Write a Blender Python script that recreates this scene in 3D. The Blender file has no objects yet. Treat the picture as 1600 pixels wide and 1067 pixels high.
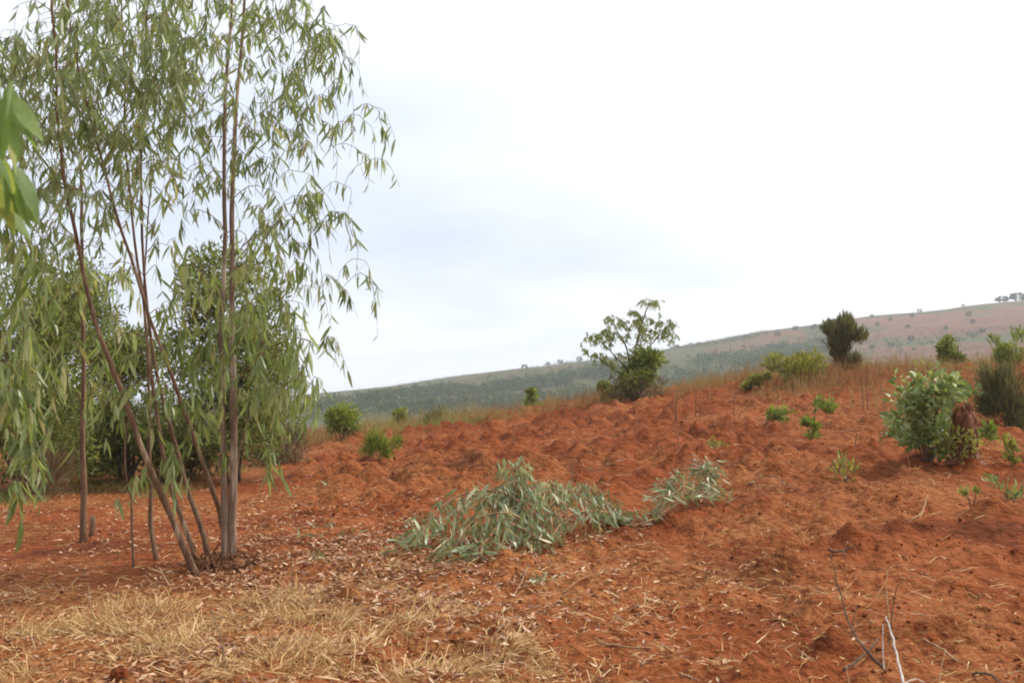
import bpy, math, random
import numpy as np
from mathutils import Matrix, Vector

random.seed(7)
RS = np.random.RandomState(11)
sc = bpy.context.scene
COL = sc.collection
R = math.radians

# ------------------------------------------------------------------ camera
FPX, CX, CY, CAMZ = 1716.0, 800.0, 533.5, 1.5
HORIZON = 625.0
PITCH = math.atan((HORIZON - CY) / FPX)
cam = bpy.data.cameras.new("camera")
camo = bpy.data.objects.new("camera", cam)
COL.objects.link(camo)
cam.sensor_width = 36.0
cam.lens = 36.0 * FPX / 1600.0
cam.clip_start, cam.clip_end = 0.05, 9000.0
camo.location = (0, 0, CAMZ)
camo.rotation_euler = (math.pi / 2 + PITCH, 0, 0)
cam.dof.use_dof = True
cam.dof.focus_distance = 10.0
cam.dof.aperture_fstop = 5.6
sc.camera = camo

# ------------------------------------------------------------------ sky and sun
SUN_EL, SUN_AZ = R(52), R(70)            # azimuth clockwise from +Y
sd = (math.sin(SUN_AZ) * math.cos(SUN_EL), math.cos(SUN_AZ) * math.cos(SUN_EL), math.sin(SUN_EL))
world = bpy.data.worlds.new("World")
sc.world = world
world.use_nodes = True
wt = world.node_tree
wt.nodes.clear()


def N(t, kind, **kw):
    n = t.nodes.new(kind)
    for k, v in kw.items():
        if k.startswith("i_"):
            n.inputs[k[2:].replace("_", " ")].default_value = v
        else:
            setattr(n, k, v)
    return n


def L(t, a, b):
    t.links.new(a, b)


def math_node(t, op, a, b=None, clamp=False):
    n = t.nodes.new("ShaderNodeMath")
    n.operation = op
    n.use_clamp = clamp
    for i, v in enumerate((a, b)):
        if v is None:
            continue
        if isinstance(v, (int, float)):
            n.inputs[i].default_value = v
        else:
            t.links.new(v, n.inputs[i])
    return n.outputs[0]


def mixc(t, fac, a, b, blend="MIX"):
    n = t.nodes.new("ShaderNodeMix")
    n.data_type = "RGBA"
    n.blend_type = blend
    for i, v in ((0, fac), (6, a), (7, b)):
        if isinstance(v, (int, float)):
            n.inputs[i].default_value = v
        elif isinstance(v, tuple):
            n.inputs[i].default_value = v if len(v) == 4 else (*v, 1)
        else:
            t.links.new(v, n.inputs[i])
    return n.outputs[2]


def ramp(t, fac, stops):
    n = t.nodes.new("ShaderNodeValToRGB")
    e = n.color_ramp.elements
    while len(e) < len(stops):
        e.new(0.5)
    for i, (p, c) in enumerate(stops):
        e[i].position = p
        e[i].color = c if len(c) == 4 else (*c, 1)
    t.links.new(fac, n.inputs[0])
    return n.outputs[0]


sky = N(wt, "ShaderNodeTexSky", sky_type="NISHITA", sun_disc=False)
sky.sun_elevation, sky.sun_rotation = SUN_EL, SUN_AZ
sky.air_density, sky.dust_density, sky.ozone_density = 1.0, 2.5, 1.0
tc = N(wt, "ShaderNodeTexCoord")
sep = N(wt, "ShaderNodeSeparateXYZ")
L(wt, tc.outputs["Generated"], sep.inputs[0])
den = math_node(wt, "ADD", math_node(wt, "MAXIMUM", sep.outputs[2], 0.0), 0.22)
cmb = N(wt, "ShaderNodeCombineXYZ")
L(wt, math_node(wt, "DIVIDE", sep.outputs[0], den), cmb.inputs[0])
L(wt, math_node(wt, "DIVIDE", sep.outputs[1], den), cmb.inputs[1])
cn = N(wt, "ShaderNodeTexNoise", i_Scale=0.85, i_Detail=5.0, i_Roughness=0.5, i_Distortion=0.3)
cmap = N(wt, "ShaderNodeMapping")
cmap.inputs["Location"].default_value = (3.1, 1.7, 0.4)
cmap.inputs["Scale"].default_value = (0.9, 1.15, 1.0)
L(wt, cmb.outputs[0], cmap.inputs[0])
L(wt, cmap.outputs[0], cn.inputs["Vector"])
vd = N(wt, "ShaderNodeVectorMath", operation="DOT_PRODUCT")
L(wt, tc.outputs["Generated"], vd.inputs[0])
vd.inputs[1].default_value = sd
aur = math_node(wt, "POWER", math_node(wt, "MAXIMUM", vd.outputs["Value"], 0.0), 2.2)
# thin cloud veil everywhere, thicker and whiter towards the veiled sun
cov = math_node(wt, "ADD", math_node(wt, "MULTIPLY", cn.outputs[0], 1.15), math_node(wt, "MULTIPLY", aur, 1.25))
veil = ramp(wt, cov, [(0.48, (0, 0, 0)), (1.0, (1, 1, 1))])
thin = mixc(wt, .15, (4.25, 4.8, 6.05), sky.outputs[0])
thick = mixc(wt, aur, (7.4, 7.6, 7.9), (11.5, 11.4, 11.2))
skyc = mixc(wt, veil, thin, thick)
bg = N(wt, "ShaderNodeBackground", i_Strength=0.1)
L(wt, skyc, bg.inputs[0])
wo = N(wt, "ShaderNodeOutputWorld")
L(wt, bg.outputs[0], wo.inputs[0])

sun = bpy.data.lights.new("sun", "SUN")
sun.energy, sun.angle, sun.color = 2.2, R(4.0), (1.0, 0.95, 0.87)
suno = bpy.data.objects.new("sun", sun)
COL.objects.link(suno)
suno.rotation_euler = Vector((-sd[0], -sd[1], -sd[2])).to_track_quat("-Z", "Y").to_euler()
suno.location = (20, 20, 40)

vs = sc.view_settings
vs.view_transform, vs.look, vs.exposure, vs.gamma = "Standard", "None", 0.8, 1.0
vs.use_curve_mapping = False
cy = sc.cycles
cy.max_bounces, cy.diffuse_bounces, cy.glossy_bounces = 6, 3, 2
cy.transmission_bounces, cy.transparent_max_bounces, cy.volume_bounces = 4, 6, 1
cy.filter_width = 1.9
cy.use_denoising = True

# ------------------------------------------------------------------ terrain function
_tab = RS.rand(256, 256)


def vn(x, y, s=1.0, ox=0.0, oy=0.0):
    x = np.asarray(x, float) / s + ox + 1000.0
    y = np.asarray(y, float) / s + oy + 1000.0
    xi = np.floor(x).astype(int)
    yi = np.floor(y).astype(int)
    fx, fy = x - xi, y - yi
    fx = fx * fx * (3 - 2 * fx)
    fy = fy * fy * (3 - 2 * fy)
    a = _tab[xi & 255, yi & 255]
    b = _tab[(xi + 1) & 255, yi & 255]
    c = _tab[xi & 255, (yi + 1) & 255]
    d = _tab[(xi + 1) & 255, (yi + 1) & 255]
    return (a * (1 - fx) + b * fx) * (1 - fy) + (c * (1 - fx) + d * fx) * fy


def sstep(a, b, x):
    t = np.clip((np.asarray(x, float) - a) / (b - a), 0, 1)
    return t * t * (3 - 2 * t)


def smooth_table(xs, ys, lo, hi, n, w):
    g = np.linspace(lo, hi, n)
    v = np.interp(g, xs, ys)
    k = np.ones(w) / w
    for _ in range(2):
        v = np.convolve(np.pad(v, w // 2, mode="edge"), k, mode="valid")[:n]
    return g, v


PX, PZ = smooth_table([-60, -30, -8, -5.2, -1.75, .87, 4.4, 8.7, 14, 30, 60],
                      [.0, .1, .3, .36, .8, 1.24, 1.67, 2.25, 2.5, 2.9, 3.2], -60, 60, 1201, 21)
RX, RZ = smooth_table([-3500, -900, -400, -250, -122, -61, 0, 57, 122, 163, 224, 286, 326, 480, 800, 1500, 3500],
                      [-16, -14, -10, -5, 3.6, 11.7, 20.7, 27, 38.2, 45.4, 54, 61, 65, 78, 92, 96, 80], -3500, 3500, 7001, 25)


def base_z(X, Y):
    X = np.asarray(X, float)
    Y = np.asarray(Y, float)
    s = np.clip((Y - 5) / 25, 0, 1)
    s = np.where(s > 0.9, 0.9 + (1 - np.exp(-(s - 0.9) / 0.06)) * 0.1, s)
    near = np.interp(X, PX, PZ) * s
    ss = sstep(31.5, 200, Y)
    z = near * (1 - ss) - 12 * ss
    h = np.interp(X, RX, RZ)
    u = np.clip((Y - 200) / 500, 0, 1)
    hill = (h + 12) * (1 - (1 - u) ** 1.35)
    hill += (vn(X, Y, 60) - .5) * 5 * u * (1 - u) * 4 + (vn(X, Y, 38, 7) - .5) * 2.2 * u
    z = z + np.where(Y > 200, hill, 0)
    z = z - np.clip(Y - 705, 0, 1600) * 0.05 * (h > -5)
    return z


_cx, _cy = RS.rand(64, 64), RS.rand(64, 64)


def worley(x, y, s, ox=0.0):
    """distance to the nearest of one random point in each cell of size s"""
    x = np.asarray(x, float) / s + ox + 500.0
    y = np.asarray(y, float) / s + ox * .7 + 500.0
    xi, yi = np.floor(x).astype(int), np.floor(y).astype(int)
    d = np.full(x.shape, 9.0)
    for a in (-1, 0, 1):
        for b in (-1, 0, 1):
            i, j = (xi + a) & 63, (yi + b) & 63
            d = np.minimum(d, (xi + a + _cx[i, j] - x) ** 2 + (yi + b + _cy[i, j] - y) ** 2)
    return np.sqrt(d)


# hand-placed spoil mounds and hollows filled in below: (x, y, radius, height)
MOUNDS = []


def track_mask(X, Y):
    """1 on the smooth earth track at the left, 0 in the hoed field"""
    xc = np.interp(Y, [0, 8.4, 12, 20, 30], [-3.6, -3.9, -4.6, -5.2, -5.6])
    return 1 - sstep(0.9, 1.9, np.abs(X - xc - .2))


def field_mask(X, Y):
    xb = np.interp(Y, [0, 6, 9, 14, 22, 31], [-1.0, -1.2, -2.0, -3.0, -4.3, -5.4])
    return sstep(-.8, 1.2, X - xb) * (1 - sstep(33, 46, Y)) * sstep(-30, -2, Y)


def detail_z(X, Y):
    f = field_mask(X, Y)
    fade = 1 - sstep(34, 60, np.hypot(X, Y))
    far = sstep(8.5, 17, Y)
    amp = (0.25 + 0.75 * f) * fade
    wx = X + .25 * vn(X, Y, .6, 40)
    wy = Y + .25 * vn(X, Y, .6, 80)
    w1 = 1 - np.clip(worley(wx, wy * .8, .62), 0, 1)               # hoed hummocks
    w2 = 1 - np.clip(worley(wx, wy, .24, 3.3), 0, 1)              # clods
    w3 = 1 - np.clip(worley(X, Y, .10, 7.7), 0, 1)
    pick = sstep(.35, .65, vn(X, Y, 1.2, 31))
    z = (w1 ** 1.4 - .4) * (.06 + .25 * far) * f * fade * (.35 + .65 * pick)
    z = z + (w2 ** 1.5 - .4) * (.06 + .09 * far) * amp * (.3 + .7 * sstep(.4, .6, vn(X, Y, .7, 51)))
    z = z + (w3 - .5) * .034 * amp
    z = z + (vn(X, Y, 1.9, 9) - .5) * .14 * amp
    z = z + (vn(X, Y, .42, 5) - .5) * .07 * amp
    z = z + (vn(X, Y, .17, 2, 5) - .5) * .04 * amp
    z = z + (vn(X, Y, .075, 8) - .5) * .024 * fade * (.5 + .5 * f)
    z = z + (vn(X, Y, 3.4, 1) - .5) * .12 * fade
    for (mx, my, mr, mh) in MOUNDS:
        d2 = ((X - mx) ** 2 + ((Y - my) * 1.0) ** 2) / (mr * mr)
        lump = .65 + .7 * vn(X, Y, .14, mx)
        z = z + mh * np.exp(-d2 * 1.6) * lump
    return z


def gz(x, y):
    return float(base_z(x, y) + detail_z(np.array([x]), np.array([y]))[0])


cp, sp_ = math.cos(PITCH), math.sin(PITCH)


def ray(px, py):
    a = (np.asarray(px, float) - CX) / FPX
    b = -(np.asarray(py, float) - CY) / FPX
    dy = cp - b * sp_
    dz = sp_ + b * cp
    return a / dy, dz / dy          # x and z gained for each metre of y


def P(px, py, Y):
    """the point at distance Y seen in direction (px, py)"""
    ax, az = ray(px, py)
    return np.array([float(ax) * Y, Y, CAMZ + float(az) * Y])


_YS = np.concatenate([np.geomspace(2.5, 40, 900), np.geomspace(40.3, 720, 500)])


def G(px, py, ymax=31.5):
    """where the line of sight meets the smooth terrain"""
    ax, az = ray(px, py)
    ys = _YS[_YS <= ymax]
    hit = CAMZ + az * ys <= base_z(ax * ys, ys)
    i = int(np.argmax(hit)) if hit.any() else len(ys) - 1
    y = float(ys[i])
    return float(ax * y), y


def proj(p):
    d = np.asarray(p, float) - np.array([0, 0, CAMZ])
    dep = d[..., 1] * cp + d[..., 2] * sp_
    up = -d[..., 1] * sp_ + d[..., 2] * cp
    return CX + FPX * d[..., 0] / dep, CY - FPX * up / dep, dep


for (px, py, r, h) in [(1225, 893, .24, .17), (1385, 868, .38, .13), (1330, 860, .2, .12), (1560, 820, .3, .2), (1535, 880, .2, .1),
                       (1215, 850, .25, .12), (1080, 830, .2, .10), (1300, 800, .26, .14), (1190, 805, .3, .14), (1110, 945, .3, .06),
                       (1190, 1055, .22, .14), (1480, 985, .26, .10), (1310, 1010, .22, .12), (540, 940, .22, .12),
                       (960, 790, .35, .16), (800, 880, .3, .12), (700, 900, .4, .06), (930, 850, .35, .07), (1060, 910, .35, -.08),
                       (1290, 945, .3, .05), (950, 1000, .3, .05), (820, 700, .5, .14), (1020, 700, .5, .16), (1150, 760, .4, .14),
                       (740, 735, .4, .12), (630, 770, .4, .10), (1505, 745, .35, .14), (1420, 790, .4, .1)]:
    x, y = G(px, py)
    MOUNDS.append((x, y, r, h))

for (px, py, r) in [(345, 892, 1.1), (130, 850, .7), (246, 880, .6), (209, 892, .6)]:
    x, y = G(px, py)
    d_ = float(detail_z(np.array([x]), np.array([y]))[0])
    MOUNDS.append((x, y, r, -(d_ - .02)))

# ------------------------------------------------------------------ material helpers


def new_mat(name):
    m = bpy.data.materials.new(name)
    m.use_nodes = True
    t = m.node_tree
    t.nodes.clear()
    out = t.nodes.new("ShaderNodeOutputMaterial")
    return m, t, out


def noise(t, vec, scale, detail=4.0, rough=.55, dist=0.0):
    n = N(t, "ShaderNodeTexNoise", i_Scale=scale, i_Detail=detail, i_Roughness=rough, i_Distortion=dist)
    if vec is not None:
        L(t, vec, n.inputs["Vector"])
    return n.outputs[0]


def leaf_mat(name, stops, trans=.35, rough=.45, spec=.35, ttint=(1.15, 1.2, .65)):
    m, t, out = new_mat(name)
    at = N(t, "ShaderNodeAttribute", attribute_name="rnd")
    c = ramp(t, at.outputs["Fac"], stops)
    geo = N(t, "ShaderNodeNewGeometry")
    nz = noise(t, geo.outputs["Position"], 60, 2)
    c = mixc(t, .22, c, ramp(t, nz, [(.3, (.45, .45, .4)), (.7, (1.5, 1.5, 1.4))]), "MULTIPLY")
    p = N(t, "ShaderNodeBsdfPrincipled", i_Roughness=rough)
    p.inputs["Specular IOR Level"].default_value = spec
    L(t, c, p.inputs["Base Color"])
    tr = N(t, "ShaderNodeBsdfTranslucent")
    L(t, mixc(t, 1.0, c, ttint, "MULTIPLY"), tr.inputs[0])
    mx = N(t, "ShaderNodeMixShader", i_Fac=trans)
    L(t, p.outputs[0], mx.inputs[1])
    L(t, tr.outputs[0], mx.inputs[2])
    L(t, mx.outputs[0], out.inputs[0])
    return m


def bark_mat(name, dark, mid, pale, pale_at=.62):
    m, t, out = new_mat(name)
    tcn = N(t, "ShaderNodeTexCoord")
    mp = N(t, "ShaderNodeMapping")
    mp.inputs["Scale"].default_value = (1, 1, .16)
    L(t, tcn.outputs["Object"], mp.inputs[0])
    n1 = noise(t, mp.outputs[0], 30, 5, .6, .6)
    n2 = noise(t, mp.outputs[0], 9, 3, .5, .3)
    c = ramp(t, n1, [(.3, dark), (.6, mid)])
    c = mixc(t, ramp(t, n2, [(pale_at - .03, (0, 0, 0)), (pale_at + .05, (1, 1, 1))]), c, pale)
    p = N(t, "ShaderNodeBsdfPrincipled", i_Roughness=.75)
    p.inputs["Specular IOR Level"].default_value = .25
    L(t, c, p.inputs["Base Color"])
    b = N(t, "ShaderNodeBump", i_Strength=.8, i_Distance=.012)
    L(t, n1, b.inputs["Height"])
    L(t, b.outputs[0], p.inputs["Normal"])
    L(t, p.outputs[0], out.inputs[0])
    return m


def flat_mat(name, c1, c2, scale=25, rough=.85):
    m, t, out = new_mat(name)
    geo = N(t, "ShaderNodeNewGeometry")
    n1 = noise(t, geo.outputs["Position"], scale, 4)
    p = N(t, "ShaderNodeBsdfPrincipled", i_Roughness=rough)
    p.inputs["Specular IOR Level"].default_value = .2
    L(t, ramp(t, n1, [(.3, c1), (.7, c2)]), p.inputs["Base Color"])
    L(t, p.outputs[0], out.inputs[0])
    return m


M = {}
M["euc"] = leaf_mat("eucalyptus_leaf", [(0, (.13, .17, .07)), (.45, (.23, .285, .13)), (.8, (.34, .385, .22)), (1, (.45, .41, .21))], .5, .36, .5)
M["euc_fresh"] = leaf_mat("eucalyptus_leaf_fresh", [(0, (.12, .165, .05)), (.5, (.22, .285, .10)), (.85, (.33, .37, .18)), (1, (.42, .37, .15))], .5, .38, .5)
M["euc_near"] = leaf_mat("eucalyptus_leaf_near", [(0, (.12, .20, .05)), (.6, (.22, .31, .10)), (1, (.38, .40, .12))], .5)
M["euc_cut"] = leaf_mat("cut_leaf", [(0, (.22, .16, .08)), (.12, (.14, .17, .08)), (.5, (.24, .275, .145)), (.8, (.36, .39, .24)), (1, (.56, .50, .32))], .25, .4, .45)
M["dark"] = leaf_mat("dark_evergreen", [(0, (.07, .09, .026)), (.6, (.17, .20, .06)), (1, (.29, .29, .10))], .45, .6, .2)
M["olive"] = leaf_mat("olive_scrub", [(0, (.07, .07, .03)), (.5, (.135, .13, .06)), (1, (.21, .19, .09))], .3, .6, .2)
M["drybrush"] = leaf_mat("dry_brush", [(0, (.10, .065, .04)), (.6, (.20, .135, .08)), (1, (.28, .22, .12))], .2, .8, .1)
M["bush"] = leaf_mat("bright_bush", [(0, (.10, .13, .028)), (.6, (.20, .25, .055)), (1, (.33, .33, .09))], .4, .5, .25)
M["bush_y"] = leaf_mat("yellow_bush", [(0, (.14, .15, .035)), (.6, (.27, .26, .07)), (1, (.38, .32, .12))], .4, .5, .2)
M["blue"] = leaf_mat("blue_green_sprout", [(0, (.095, .14, .045)), (.5, (.19, .25, .08)), (.9, (.30, .35, .14)), (1, (.42, .44, .24))], .32, .4, .4)
M["sparse"] = leaf_mat("sparse_tree_leaf", [(0, (.13, .15, .055)), (.6, (.23, .26, .10)), (1, (.34, .35, .15))], .48, .5, .25)
M["wood"] = leaf_mat("plantation", [(0, (.030, .050, .022)), (.55, (.065, .100, .036)), (1, (.12, .15, .055))], .2, .8, .1)
M["straw"] = leaf_mat("straw", [(0, (.26, .13, .045)), (.4, (.44, .265, .105)), (.8, (.58, .39, .18)), (1, (.70, .54, .32))], .2, .7, .2, (1.1, 1, .85))
M["brown_grass"] = leaf_mat("brown_grass", [(0, (.20, .09, .04)), (.35, (.29, .165, .07)), (.7, (.30, .235, .085)), (1, (.21, .225, .065))], .3, .7, .15, (1.1, 1, .8))
M["litter"] = leaf_mat("leaf_litter", [(0, (.13, .045, .02)), (.4, (.30, .125, .05)), (.75, (.42, .22, .11)), (1, (.58, .40, .26))], .1, .55, .4, (1.1, 1, .85))
M["bark"] = bark_mat("stem_bark", (.085, .044, .024), (.19, .11, .060), (.34, .24, .15), .60)
M["bark_pale"] = bark_mat("pale_stem_bark", (.12, .075, .048), (.24, .165, .11), (.46, .38, .29), .56)
M["bark_dark"] = bark_mat("dark_bark", (.05, .035, .025), (.10, .07, .05), (.15, .11, .08), .66)
M["twig"] = flat_mat("twig", (.13, .07, .045), (.22, .14, .08), 20)
M["twig_green"] = flat_mat("green_twig", (.17, .14, .06), (.30, .25, .12), 20)
M["drywood"] = flat_mat("dry_wood", (.055, .034, .022), (.14, .095, .062), 40)
M["tan"] = flat_mat("tan_stalk", (.20, .10, .05), (.36, .22, .12), 40)
M["bleached"] = flat_mat("bleached_wood", (.45, .40, .34), (.72, .68, .62), 40)
M["stump"] = bark_mat("stump_bark", (.055, .018, .008), (.17, .058, .022), (.24, .11, .055), .64)
M["root"] = flat_mat("torn_bark", (.09, .032, .014), (.25, .115, .055), 30)


def soil_nodes(t, vec, tint=None):
    n1 = noise(t, vec, .9, 5, .6, .4)
    n2 = noise(t, vec, 7, 5, .65)
    n3 = noise(t, vec, 55, 3, .7)
    c = ramp(t, n1, [(.30, (.105, .026, .0085)), (.50, (.184, .046, .0138)), (.72, (.250, .080, .028))])
    c = mixc(t, .7, c, ramp(t, n2, [(.34, (.45, .40, .36)), (.5, (1, 1, 1)), (.70, (1.35, 1.45, 1.5))]), "MULTIPLY")
    c = mixc(t, .35, c, ramp(t, n3, [(.3, (.6, .55, .5)), (.7, (1.4, 1.45, 1.5))]), "MULTIPLY")
    return c, n2, n3


def soil_mat(name, with_cover):
    m, t, out = new_mat(name)
    geo = N(t, "ShaderNodeNewGeometry")
    vec = geo.outputs["Position"]
    c, n2, n3 = soil_nodes(t, vec)
    if with_cover:
        at = N(t, "ShaderNodeAttribute", attribute_name="land")
        cv = N(t, "ShaderNodeAttribute", attribute_name="cover")
        nb = noise(t, vec, .12, 6, .65)
        nf = noise(t, vec, .035, 5, .6)
        lc = mixc(t, .6, at.outputs["Color"], ramp(t, nb, [(.3, (.6, .62, .6)), (.7, (1.35, 1.3, 1.3))]), "MULTIPLY")
        lc = mixc(t, .5, lc, ramp(t, nf, [(.35, (.75, .8, .75)), (.65, (1.25, 1.15, 1.1))]), "MULTIPLY")
        # loose straw dust trodden into the soil
        st = N(t, "ShaderNodeAttribute", attribute_name="strawy")
        nn = noise(t, vec, 14, 6, .75, .8)
        sf = math_node(t, "MULTIPLY", st.outputs["Fac"], ramp(t, nn, [(.42, (0, 0, 0)), (.62, (1, 1, 1))]), True)
        c = mixc(t, sf, c, (.31, .145, .052))
        c = mixc(t, cv.outputs["Fac"], c, lc)
    p = N(t, "ShaderNodeBsdfPrincipled", i_Roughness=.95)
    p.inputs["Specular IOR Level"].default_value = .08
    L(t, c, p.inputs["Base Color"])
    vo = N(t, "ShaderNodeTexVoronoi", i_Scale=13.0, i_Randomness=1.0)
    L(t, vec, vo.inputs["Vector"])
    vo2 = N(t, "ShaderNodeTexVoronoi", i_Scale=34.0, i_Randomness=1.0)
    L(t, vec, vo2.inputs["Vector"])
    hgt_ = math_node(t, "ADD", math_node(t, "MULTIPLY", n2, 1.4), math_node(t, "ADD", math_node(t, "MULTIPLY", vo.outputs["Distance"], -.55), math_node(t, "MULTIPLY", vo2.outputs["Distance"], -.25)))
    b1 = N(t, "ShaderNodeBump", i_Strength=1.0, i_Distance=.045)
    L(t, hgt_, b1.inputs["Height"])
    b2 = N(t, "ShaderNodeBump", i_Strength=.8, i_Distance=.010)
    L(t, n3, b2.inputs["Height"])
    L(t, b1.outputs[0], b2.inputs["Normal"])
    L(t, b2.outputs[0], p.inputs["Normal"])
    L(t, p.outputs[0], out.inputs[0])
    return m


M["ground"] = soil_mat("red_earth", True)
M["clod"] = soil_mat("red_clod", False)

# ------------------------------------------------------------------ mesh and object helpers


def tag(o, label=None, cat=None, group=None, kind=None):
    for k, v in (("label", label), ("category", cat), ("group", group), ("kind", kind)):
        if v:
            o[k] = v
    return o


def link(o, parent=None):
    COL.objects.link(o)
    if parent is not None:
        o.parent = parent
    return o


def empty(name, loc, label, cat, group=None):
    o = bpy.data.objects.new(name, None)
    o.empty_display_size = .2
    o.location = Vector(loc)
    link(o)
    return tag(o, label, cat, group)


class MB:
    """collects tubes and loose faces, then becomes one mesh object"""

    def __init__(s):
        s.v, s.f, s.r = [], [], []

    def add(s, verts, faces, rnd=.5):
        o = len(s.v)
        s.v.extend([tuple(map(float, q)) for q in verts])
        s.f.extend([tuple(i + o for i in f) for f in faces])
        s.r.extend([rnd] * len(faces))

    def tube(s, pts, rad, sides=6, wob=0.0, rnd=None):
        pts = np.asarray(pts, float)
        n = len(pts)
        if np.isscalar(rad):
            rad = np.full(n, rad)
        rad = np.asarray(rad, float)
        tan = np.gradient(pts, axis=0)
        tan /= np.linalg.norm(tan, axis=1)[:, None] + 1e-9
        ref = np.array([.37, .91, .13]) if abs(tan[0][1]) < .85 else np.array([.9, .1, .3])
        vs_ = []
        for i in range(n):
            a = np.cross(tan[i], ref)
            a /= np.linalg.norm(a) + 1e-9
            b = np.cross(tan[i], a)
            for k in range(sides):
                th = 2 * math.pi * k / sides
                rr = rad[i] * (1 + (random.uniform(-wob, wob) if wob else 0))
                vs_.append(pts[i] + rr * (math.cos(th) * a + math.sin(th) * b))
        fs = []
        for i in range(n - 1):
            for k in range(sides):
                k2 = (k + 1) % sides
                fs.append((i * sides + k, i * sides + k2, (i + 1) * sides + k2, (i + 1) * sides + k))
        fs.append(tuple(range(sides))[::-1])
        fs.append(tuple((n - 1) * sides + k for k in range(sides)))
        s.add(vs_, fs, random.random() if rnd is None else rnd)

    def build(s, name, mat, parent=None, origin=(0, 0, 0), smooth=True):
        me = bpy.data.meshes.new(name)
        org = np.asarray(origin, float)
        me.from_pydata([(q[0] - org[0], q[1] - org[1], q[2] - org[2]) for q in s.v], [], s.f)
        a = me.attributes.new("rnd", "FLOAT", "FACE")
        a.data.foreach_set("value", np.asarray(s.r, np.float32))
        me.materials.append(mat)
        if smooth:
            me.shade_smooth()
        o = bpy.data.objects.new(name, me)
        if parent is None:
            o.location = Vector(origin)
        return link(o, parent)


def fast_mesh(name, V, F, rnd, mat, smooth=False):
    """V (n,3), F (m,k) all faces alike"""
    me = bpy.data.meshes.new(name)
    m, k = F.shape
    me.vertices.add(len(V))
    me.vertices.foreach_set("co", np.ascontiguousarray(V, np.float32).ravel())
    me.loops.add(m * k)
    me.loops.foreach_set("vertex_index", np.ascontiguousarray(F, np.int32).ravel())
    me.polygons.add(m)
    me.polygons.foreach_set("loop_start", np.arange(0, m * k, k, dtype=np.int32))
    me.update(calc_edges=True)
    a = me.attributes.new("rnd", "FLOAT", "FACE")
    a.data.foreach_set("value", np.asarray(rnd, np.float32))
    me.materials.append(mat)
    if smooth:
        me.shade_smooth()
    return me


def spline(pts, n):
    """smooth curve through the points (Catmull-Rom)"""
    p = np.asarray(pts, float)
    if len(p) == 2:
        t = np.linspace(0, 1, n)[:, None]
        return p[0] * (1 - t) + p[1] * t
    q = np.vstack([2 * p[0] - p[1], p, 2 * p[-1] - p[-2]])
    out = []
    m = len(p) - 1
    for u in np.linspace(0, m - 1e-6, n):
        i = int(u)
        t = u - i
        a, b, c, d = q[i], q[i + 1], q[i + 2], q[i + 3]
        out.append(.5 * (2 * b + (c - a) * t + (2 * a - 5 * b + 4 * c - d) * t * t + (3 * b - a - 3 * c + d) * t ** 3))
    return np.array(out)


# --- leaf templates: unit length along +X, face normal +Z
def leaf_template(sickle=.0, bend=.0, fold=.25, wide=.5, twist=0.0):
    st = [0, .13, .36, .62, .84, 1.0]
    prof = [0, .62, 1.0, .86, .45, 0]
    v = []
    for i, (t, w) in enumerate(zip(st, prof)):
        c = np.array([t - .12 * abs(bend) * t * t, sickle * t * t, -bend * t * t])
        hw = wide * w
        a = twist * t
        e = np.array([0, math.cos(a), math.sin(a)])
        nrm = np.array([0, -math.sin(a), math.cos(a)])
        if i in (0, len(st) - 1):
            v.append(c)
        else:
            v += [c + e * hw + nrm * fold * hw, c, c - e * hw + nrm * fold * hw]
    f = [(0, 2, 1), (0, 3, 2)]
    for k in range(3):
        b = 1 + 3 * k
        f += [(b, b + 1, b + 4), (b, b + 4, b + 3), (b + 1, b + 2, b + 5), (b + 1, b + 5, b + 4)]
    b = 10
    f += [(b, b + 1, 13), (b + 1, b + 2, 13)]
    return np.array(v), np.array(f)


def variants(n, wide, sick=.16, bend=.22, fold=.25, twist=.7):
    return [leaf_template(random.uniform(-sick, sick), random.uniform(-.05, bend), random.uniform(0, fold), wide * random.uniform(.8, 1.2),
                          random.uniform(-twist, twist)) for _ in range(n)]


TV = {"euc": variants(12, .076, .30, .34), "near": variants(8, .135, .18, .2), "cut": variants(12, .075, .25, .5, .35, 1.0), "round": variants(8, .24, .08, .25, .3)}
_leaf_me = {}


def leaf_meshes(kind, mat):
    key = (kind, mat)
    if key not in _leaf_me:
        _leaf_me[key] = []
        for i, (v, f) in enumerate(TV[kind]):
            r = (i + .5) / len(TV[kind])
            _leaf_me[key].append(fast_mesh("leaf", v, f, np.full(len(f), r), M[mat], True))
    return _leaf_me[key]


def frames(D, roll):
    D = D / (np.linalg.norm(D, axis=1)[:, None] + 1e-9)
    up = np.tile(np.array([0, 0, 1.0]), (len(D), 1))
    up[np.abs(D[:, 2]) > .97] = (1.0, 0, 0)
    S = np.cross(up, D)
    S /= np.linalg.norm(S, axis=1)[:, None] + 1e-9
    Nn = np.cross(D, S)
    c, s = np.cos(roll)[:, None], np.sin(roll)[:, None]
    return D, S * c + Nn * s, -S * s + Nn * c


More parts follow.
